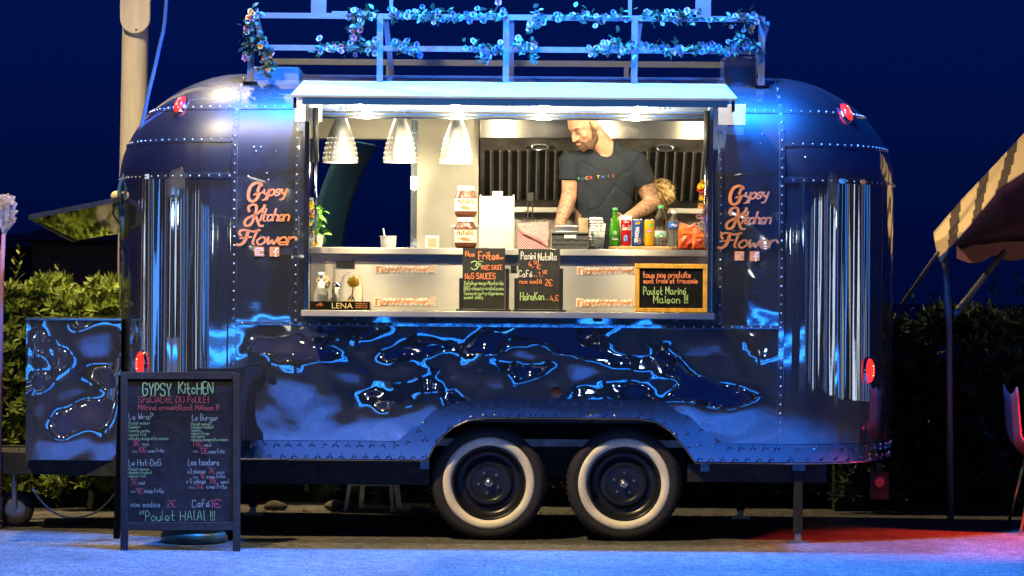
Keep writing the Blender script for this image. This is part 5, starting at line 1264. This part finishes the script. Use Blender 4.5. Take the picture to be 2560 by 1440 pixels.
mat('stool_metal', (.55, .56, .50), .45, .3)
# aluminium step stool seen under the trailer
y = 2.22; t = thing('step_stool', 'pale metal step stool standing behind the trailer, seen under its floor', 'stool', (W(930, 1280, y).x, y, 0)); xs = [W(p_, 1280, y).x for p_ in (866, 995)]; xt = [W(p_, 1150, y).x for p_ in (905, 968)]
for a_, b_, dy in ((xs[0], xt[0], -.12), (xs[1]-.03, xt[1], -.12), (xs[0]+.08, xt[0]+.03, .22), (xs[1]+.0, xt[1]-.01, .22)): MB().bar((a_, y+dy, 0), (b_, y+dy*.4, .62), .022, .03).build('leg', 'stool_metal', t)
for z_ in (.16, .27): xa = xs[0]+(xt[0]-xs[0])*z_/.62; xb = xs[1]-.03+(xt[1]-xs[1])*z_/.62; MB().box((xa, y-.13, z_), (xb, y-.04, z_+.018)).build('step', 'stool_metal', t)
MB().box((xt[0]-.03, y-.12, .62), (xt[1]+.03, y+.12, .645)).build('seat', 'stool_metal', t)
# squat weighted base behind the easel
c = W(482, 1378, -.22); t = thing('parasol_base', 'squat dark teal parasol base on the ground behind the easel', 'parasol base', (c.x, -.18, 0))
MB().lathe([(0, 0), (.165, 0), (.178, .012), (.178, .045), (.168, .058), (.150, .062)], 36, (c.x, -.18, 0)).build('foot', 'pot_teal', t, smooth=True); MB().lathe([(.150, .0615), (.165, .075), (.170, .12), (.160, .135), (.03, .14), (.028, .22), (.022, .222), (0, .222)], 36, (c.x, -.18, 0)).build('drum', 'pot_teal', t, smooth=True)
# tall pole on the left with lamp cable
y = 2.15; p = W(335, 600, y); t = thing('lamp_post', 'tall pale wooden lamp post behind the left end of the trailer', 'lamp post', (p.x, y, 0))
px_ = lambda py: W(335-4*(py-300)/300, py, y).x
MB().tube([(px_(1200), y, 0), (px_(640), y, 1.6), (px_(300), y, 2.44), (px_(0), y, 3.2), (px_(0)+.03, y, 7.4)], [.092, .090, .084, .080, .07], 24).build('post', 'wood_pole', t, smooth=True)
k = MB(); cc = W(338, 46, y-.10); ol = []
for i in range(17): a = PI+PI*i/16; ol.append(Vector((cc.x+.093*math.cos(a), y-.115, cc.z+.095*math.sin(a))))
ol += [Vector((cc.x+.093, y-.115, 4.6)), Vector((cc.x-.093, y-.115, 4.6))]
MB().prism(ol, (0, .05, 0)).build('sleeve_board', 'wood_pole', t, bevel=.006); MB().ell(W(340, 73, y-.117), .008).build('bolt', 'bolt_steel', t)
hx = px_(0)-.35; MB().bar((hx+.38, y, 7.3), (hx, y+.1, 7.5), .06, .06).build('arm', 'wood_pole', t); MB().box((hx-.1, y+.05, 7.46), (hx+.1, y+.65, 7.54)).build('lamp_head', 'black_metal', t, bevel=.02)
MB().box((hx-.08, y+.1, 7.452), (hx+.08, y+.6, 7.459)).build('lens', 'warm_lamp', t); lamp(t, (hx, y+.35, 7.43), E_STREET, WARM, .12, 'SPOT', rot=(0, 0, 0), spot=R(165))
# power cable from above to the trailer
cb = MB().tube([W(a_, b_, .55) for a_, b_ in smooth_path([(425, -420), (416, 0), (398, 120), (372, 230), (350, 330), (318, 420), (299, 470), (300, 520), (309, 570), (314, 600)], 4)], .011, 8).build('power_cable', 'cable_blue', None, smooth=True)
tag(cb, 'power cable hanging down past the trailer\'s left end', 'cable')
# pale plume at the far left edge
c = W(8, 700, .6); t = thing('plume_ornament', 'pale pole topped with a tuft of dried plumes at the left edge', 'ornament', (c.x, .6, 0))
MB().tube([(c.x-.02, .6, 0), (c.x-.01, .6, 1.4), (c.x, .6, W(8, 585, .6).z)], [.016, .014, .012], 10).build('pole', 'rose_pink', t, smooth=True); k = MB(); tp = W(10, 575, .6)
for i in range(240):
    d = Vector((random.gauss(0, .16), random.gauss(0, .16), 1)).normalized(); p0 = tp+Vector((0, 0, random.uniform(-.04, .02))); L_ = random.uniform(.05, .20); e = d.orthogonal().normalized()*random.uniform(.003, .009)
    k.add([p0+e, p0+d*L_+e*1.6+Vector((random.gauss(0, .02), 0, 0)), p0+d*L_-e, p0-e], [(0, 1, 2, 3)])
tag(k.build('plumes', 'plume', t), kind='stuff')
# striped canopy with scalloped edge at the right
t = thing('canopy_tent', 'beige and brown striped canopy tent with scalloped valance at the right edge', 'tent', (W(2365, 1290, 1.6).x, 1.6, 0))
def lerp_path(pts, n):
    pts = [Vector((*p, 0)) for p in pts]; L_ = [0]
    for a, b in zip(pts, pts[1:]): L_.append(L_[-1]+(b-a).length)
    out = []
    for i in range(n+1):
        s = L_[-1]*i/n
        for j in range(len(pts)-1):
            if s <= L_[j+1]+1e-6: out.append(pts[j]+(pts[j+1]-pts[j])*((s-L_[j])/(L_[j+1]-L_[j]))); break
    return out
N = 72; E1 = lerp_path([(2334, 582), (2400, 505), (2480, 420), (2560, 335), (2700, 190)], N); E2 = lerp_path([(2350, 655), (2388, 606), (2440, 545), (2500, 470), (2560, 430), (2700, 330)], N)
rows = []
for j in range(9):
    s = j/8; row = []
    for i in range(N+1): q = E1[i]+(E2[i]-E1[i])*s; yy = 2.5-1.1*s; row.append(W(q.x, q.y, yy)+Vector((0, 0, -.02*math.sin(PI*s))))
    rows.append(row)
k = MB().grid(rows); st = []
for j in range(8):
    for i in range(N): st.append(1 if ((i+j*.55) % 14) > 8.5 else 0)
k.mi = st; k.build('striped_slope', ['canvas', 'canvas_brown'], t, smooth=True, solid=.008)
E3 = lerp_path([(2392, 612), (2450, 612), (2510, 606), (2560, 606), (2700, 600)], N); E2b = lerp_path([(2388, 607), (2440, 546), (2500, 471), (2560, 431), (2700, 331)], N); rows = []
for j in range(7):
    s = j/6; rows.append([W((E2b[i]+(E3[i]-E2b[i])*s).x, (E2b[i]+(E3[i]-E2b[i])*s).y, 1.45+2.3*math.sin(PI/2*s)) for i in range(N+1)])
MB().grid(rows).build('far_slope', 'canvas_purple', t, smooth=True, solid=.008)
rows = [[], []]
for i in range(N+1): q = E3[i]; rows[0].append(W(q.x, q.y-4, 3.74)); rows[1].append(W(q.x, q.y+30+16*abs(math.sin((q.x-2385)/31.)), 3.74))
MB().grid(rows).build('valance', 'canvas_purple', t, solid=.006)
def pole(a, b, ya, yb, nm, r_=.018): MB().tube([W(*a, ya), W(*b, yb)], r_, 10).build(nm, 'tent_pole', t, smooth=True)
b_ = W(2372, 800, 1.6); MB().tube([W(2362, 640, 1.6), b_, (b_.x+.02, 1.6, 0)], .020, 10).build('post', 'tent_pole', t, smooth=True); pole((2345, 632), (2255, 760), 1.6, 2.4, 'guy_strut', .012); pole((2388, 785), (2510, 630), 1.62, 3.6, 'brace', .02)
xr = W(2700, 700, 1.6).x; MB().tube([W(2695, 335, 1.5), (xr, 1.6, 0)], .02, 10).build('post', 'tent_pole', t, smooth=True); MB().tube([W(2690, 590, 3.7), (xr, 3.7, 0)], .02, 10).build('post', 'tent_pole', t, smooth=True)
# shell chair at the right edge
c = W(2604, 1240, .95); t = thing('shell_chair', 'dark red shell chair with brass legs at the right edge', 'chair', (c.x, .95, 0)); rows = []
for j in range(13):
    v = j/12; row = []
    for i in range(13):
        u_ = i/12-.5
        x = (-.10+.02*v) if False else 0
        zz = .44+.36*max(0, (v-.45)/.55)**1.1+.05*abs(u_*2)**2; dx = -.22+.44*min(1, v/.55) if v < .55 else .22+.06*(v-.55)
        row.append(Vector((c.x+.06-dx, .95+u_*.46, zz-.02*math.sin(PI*min(1, v/.55)))))
    rows.append(row)
MB().grid(rows).build('seat_shell', 'chair_red', t, smooth=True, solid=.012)
for sx in (-1, 1):
    for sy in (-1, 1): MB().tube([(c.x+.03+.10*sx, .95+.13*sy, .45), (c.x+.06+.22*sx, .95+.22*sy, 0)], [.011, .008], 8).build('leg', 'chair_leg', t, smooth=True)
# red floodlight on a short stand beyond the right edge, turned to the ground
t = thing('red_floodlight', 'small red floodlight on a short stand beyond the right edge', 'floodlight', (3.35, .5, 0)); MB().box((3.25, .40, 0), (3.45, .60, .02)).build('stand_base', 'black_metal', t); MB().tube([(3.35, .5, .02), (3.35, .5, 1.25)], .015, 8).build('pole', 'black_metal', t)
MB().box((3.27, .45, 1.24), (3.41, .55, 1.32)).build('housing', 'black_metal', t, bevel=.01)
lamp(t, (3.32, .48, 1.22), 420, (1, .045, .015), .04, 'SPOT', rot=(Vector((2.80, .25, 0))-Vector((3.32, .48, 1.22))).to_track_quat('-Z', 'Y').to_euler(), spot=R(82))
# dark houses far behind on the left
def house(label, x0, x1, y0, y1, h, m, roof=.8):
    t = thing('house', label, 'house', ((x0+x1)/2, (y0+y1)/2, 0), 'houses far behind'); MB().box((x0, y0, 0), (x1, y1, h)).build('wall', m, t)
    ym = (y0+y1)/2; MB().prism([(x0-.3, y0-.3, h), (x0-.3, ym, h+roof), (x0-.3, y1+.3, h)], (x1-x0+.6, 0, 0)).build('roof', 'roof_tile', t)
    for i in range(int((x1-x0)/2.2)):
        x = x0+.9+i*2.2; wd = MB().box((x, y0-.04, h*.45), (x+.8, y0-.005, h*.78)).build('window', 'house_dark', t); MB().box((x+.06, y0-.05, h*.45+.06), (x+.74, y0-.042, h*.78-.06)).build('pane', 'win_dark', wd)
house('low dark house at the far left above the hedge', -10.5, -6.7, 28, 33, 1.95, 'house_dark', .25); house('pale low house beside the lamp post above the hedge', -6.6, -4.6, 24, 29, 2.0, 'house_wall', .2)
c = W(100, 718, 20); t = thing('garden_lantern', 'tiny glowing orange lantern above the left hedge', 'lantern', (c.x, 20, 0)); MB().tube([(c.x, 20, 0), (c.x, 20, c.z-.06)], .03, 8).build('post', 'black_metal', t); MB().ell(c, .045).build('globe', 'lantern', t, smooth=True)

# ------------------------------------------------------------------ across the square, unseen: stalls, bulbs and shops added to mirror in the metal
def street_lamp(x, y, h, label, e, aim=None, cone=42):
    t = thing('street_lamp', label, 'street lamp', (x, y, 0), 'street lamps across the square'); MB().tube([(x, y, 0), (x, y, h)], [.08, .05], 10).build('post', 'black_metal', t, smooth=True)
    s = 1 if x < 0 else -1; MB().tube([(x, y, h), (x+.5*s, y, h+.2), (x+1.1*s, y, h+.2)], .035, 8).build('arm', 'black_metal', t, smooth=True); MB().ell((x+1.2*s, y, h+.14), (.28, .14, .08)).build('head', 'black_metal', t, smooth=True)
    MB().ell((x+1.2*s, y, h+.09), (.22, .11, .06)).build('lens', 'warm_lamp', t, smooth=True); q = Vector((x+1.2*s, y, h-.05))
    if aim: lamp(t, q, e, WARM, .12, 'SPOT', rot=(Vector(aim)-q).to_track_quat('-Z', 'Y').to_euler(), spot=R(cone))
    else: lamp(t, q, e, WARM, .12)
street_lamp(-4.8, -4.0, 7.9, 'street lamp left of the camera across the square', 4300, (0, 2.0, .5)); street_lamp(8.5, -13, 6.5, 'added street lamp right of the camera, turned on the canopy', 2200, (4.1, 2.0, 2.4), 12); street_lamp(-3.5, -34, 6.5, 'added far street lamp behind the camera', 60)  # right lamp added to light the canopy, far one added for reflections
def stall(x, y, w_, label, m, lm, e, col):  # unseen stalls added so the trailer side has lights to mirror
    t = thing('added_stall', label, 'market stall', (x, y, 0), 'stalls added across the square for reflections')
    for sx in (-1, 1):
        for sy in (-1, 1): MB().tube([(x+sx*w_/2, y+sy*.9, 0), (x+sx*w_/2, y+sy*.9, 2.3)], .03, 8).build('post', 'tent_pole', t)
    MB().prism([(x-w_/2-.2, y-1.1, 2.2), (x-w_/2-.2, y, 2.9), (x-w_/2-.2, y+1.1, 2.2)], (w_+.4, 0, 0)).build('canopy', m, t); MB().box((x-w_/2, y+.55, 0), (x+w_/2, y+.85, .95)).build('counter', m, t)
    MB().box((x-w_/2, y+.86, .80), (x+w_/2, y+.88, .86)).build('added_strip', 'led_blue', t); MB().box((x-w_/2, y+.86, .55), (x+w_/2, y+.88, .62)).build('added_strip', 'led_blue', t)  # blue strips added to draw ribbons in the dented panel
    for i in range(3): MB().ell((x-w_/2+.2+i*(w_-.4)/2, y+.7, 2.02), .05).build('bulb', lm, t, smooth=True)
    lamp(t, (x, y+.3, 2.0), e, col, .1)
stall(-4.2, -21, 3.2, 'added white market stall with warm bulbs behind the camera, left', 'stall_white', 'bulb', 14, (1, .8, .5)); stall(4.4, -22, 3.2, 'added blue market stall with bulbs behind the camera, right', 'stall_blue', 'bulb_white', 14, (.5, .75, 1)); stall(-8.6, -20, 3.4, 'added white market stall with blue light strips farther left behind the camera', 'stall_white', 'bulb', 14, (.5, .75, 1)); stall(.2, -24, 3.6, 'added blue market stall with light strips straight behind the camera', 'stall_blue', 'bulb', 14, (.5, .75, 1)); stall(8.9, -20, 3.4, 'added white market stall with blue light strips farther right behind the camera', 'stall_white', 'bulb', 14, (.5, .75, 1)); stall(-10, -4, 3., 'added white market stall at the far left of the square', 'stall_white', 'led_blue', 14, (.4, .6, 1)); stall(10.5, -5, 3., 'added white market stall at the far right of the square', 'stall_white', 'bulb', 14, (1, .7, .4))
for i in range(7):  # unseen bulb poles added as points of light in the polished metal
    x, y = (-9+i*2.9, -19-1.5*math.sin(i)); t = thing('added_bulb', 'added glowing bulb on the %s pole from the left of the row across the square' % ('first second third fourth fifth sixth seventh eighth ninth tenth eleventh twelfth'.split()[i]), 'bulb', (x, y, 0), 'bulbs added across the square for reflections'); MB().tube([(x, y, 0), (x, y, 2.9+.25*math.sin(i*2))], .02, 6).build('pole', 'black_metal', t); MB().ell((x, y, 2.95+.25*math.sin(i*2)), .07).build('bulb', 'bulb' if i % 3 else 'led_blue', t, smooth=True)
house('long dark house front closing the square behind the camera', -14, 14, -48, -42, 4.2, 'house_wall', 1.6)

def shop(label, x, y0, y1, face):  # unseen glowing windows added to streak the rounded ends
    t = thing('shop_front', label, 'shop', (x, (y0+y1)/2, 0), 'lit shop fronts added at the sides of the square for reflections'); MB().box((x, y0, 0), (x-4*face, y1, 2.66)).build('wall', 'house_dark', t)
    n = int((y1-y0)/1.1)
    for i in range(n):
        a = y0+.35+i*1.1; ww = (.34, .6, .24, .45)[i % 4]; wd = MB().box((x+.002*face, a, .01), (x+.05*face, a+ww, 2.6)).build('window', 'black_metal', t)
        MB().box((x+.052*face, a+.06, .06), (x+.058*face, a+ww-.06, 2.54)).build('pane', ('shop_warm', 'shop_dim', 'shop_blue', 'shop_white', 'shop_blue', 'shop_dim', 'shop_orange')[(i*5+int(abs(x))) % 7], wd)
for n_, c_, e_ in (('warm', (1, .82, .6), .6), ('white', (.9, .95, 1), 1.5), ('blue', (.08, .35, 1), 1.8), ('dim', (.15, .28, .5), .25), ('orange', (1, .34, .12), .55)): mat('shop_'+n_, c_, .3, emit=e_, ecol=c_)
shop('added row of lit shop windows along the left side of the square', -13.5, -26, 6, 1); shop('added row of lit shop windows along the right side of the square', 14, -26, 6, -1)
bpy.data.scenes.remove(TMP)
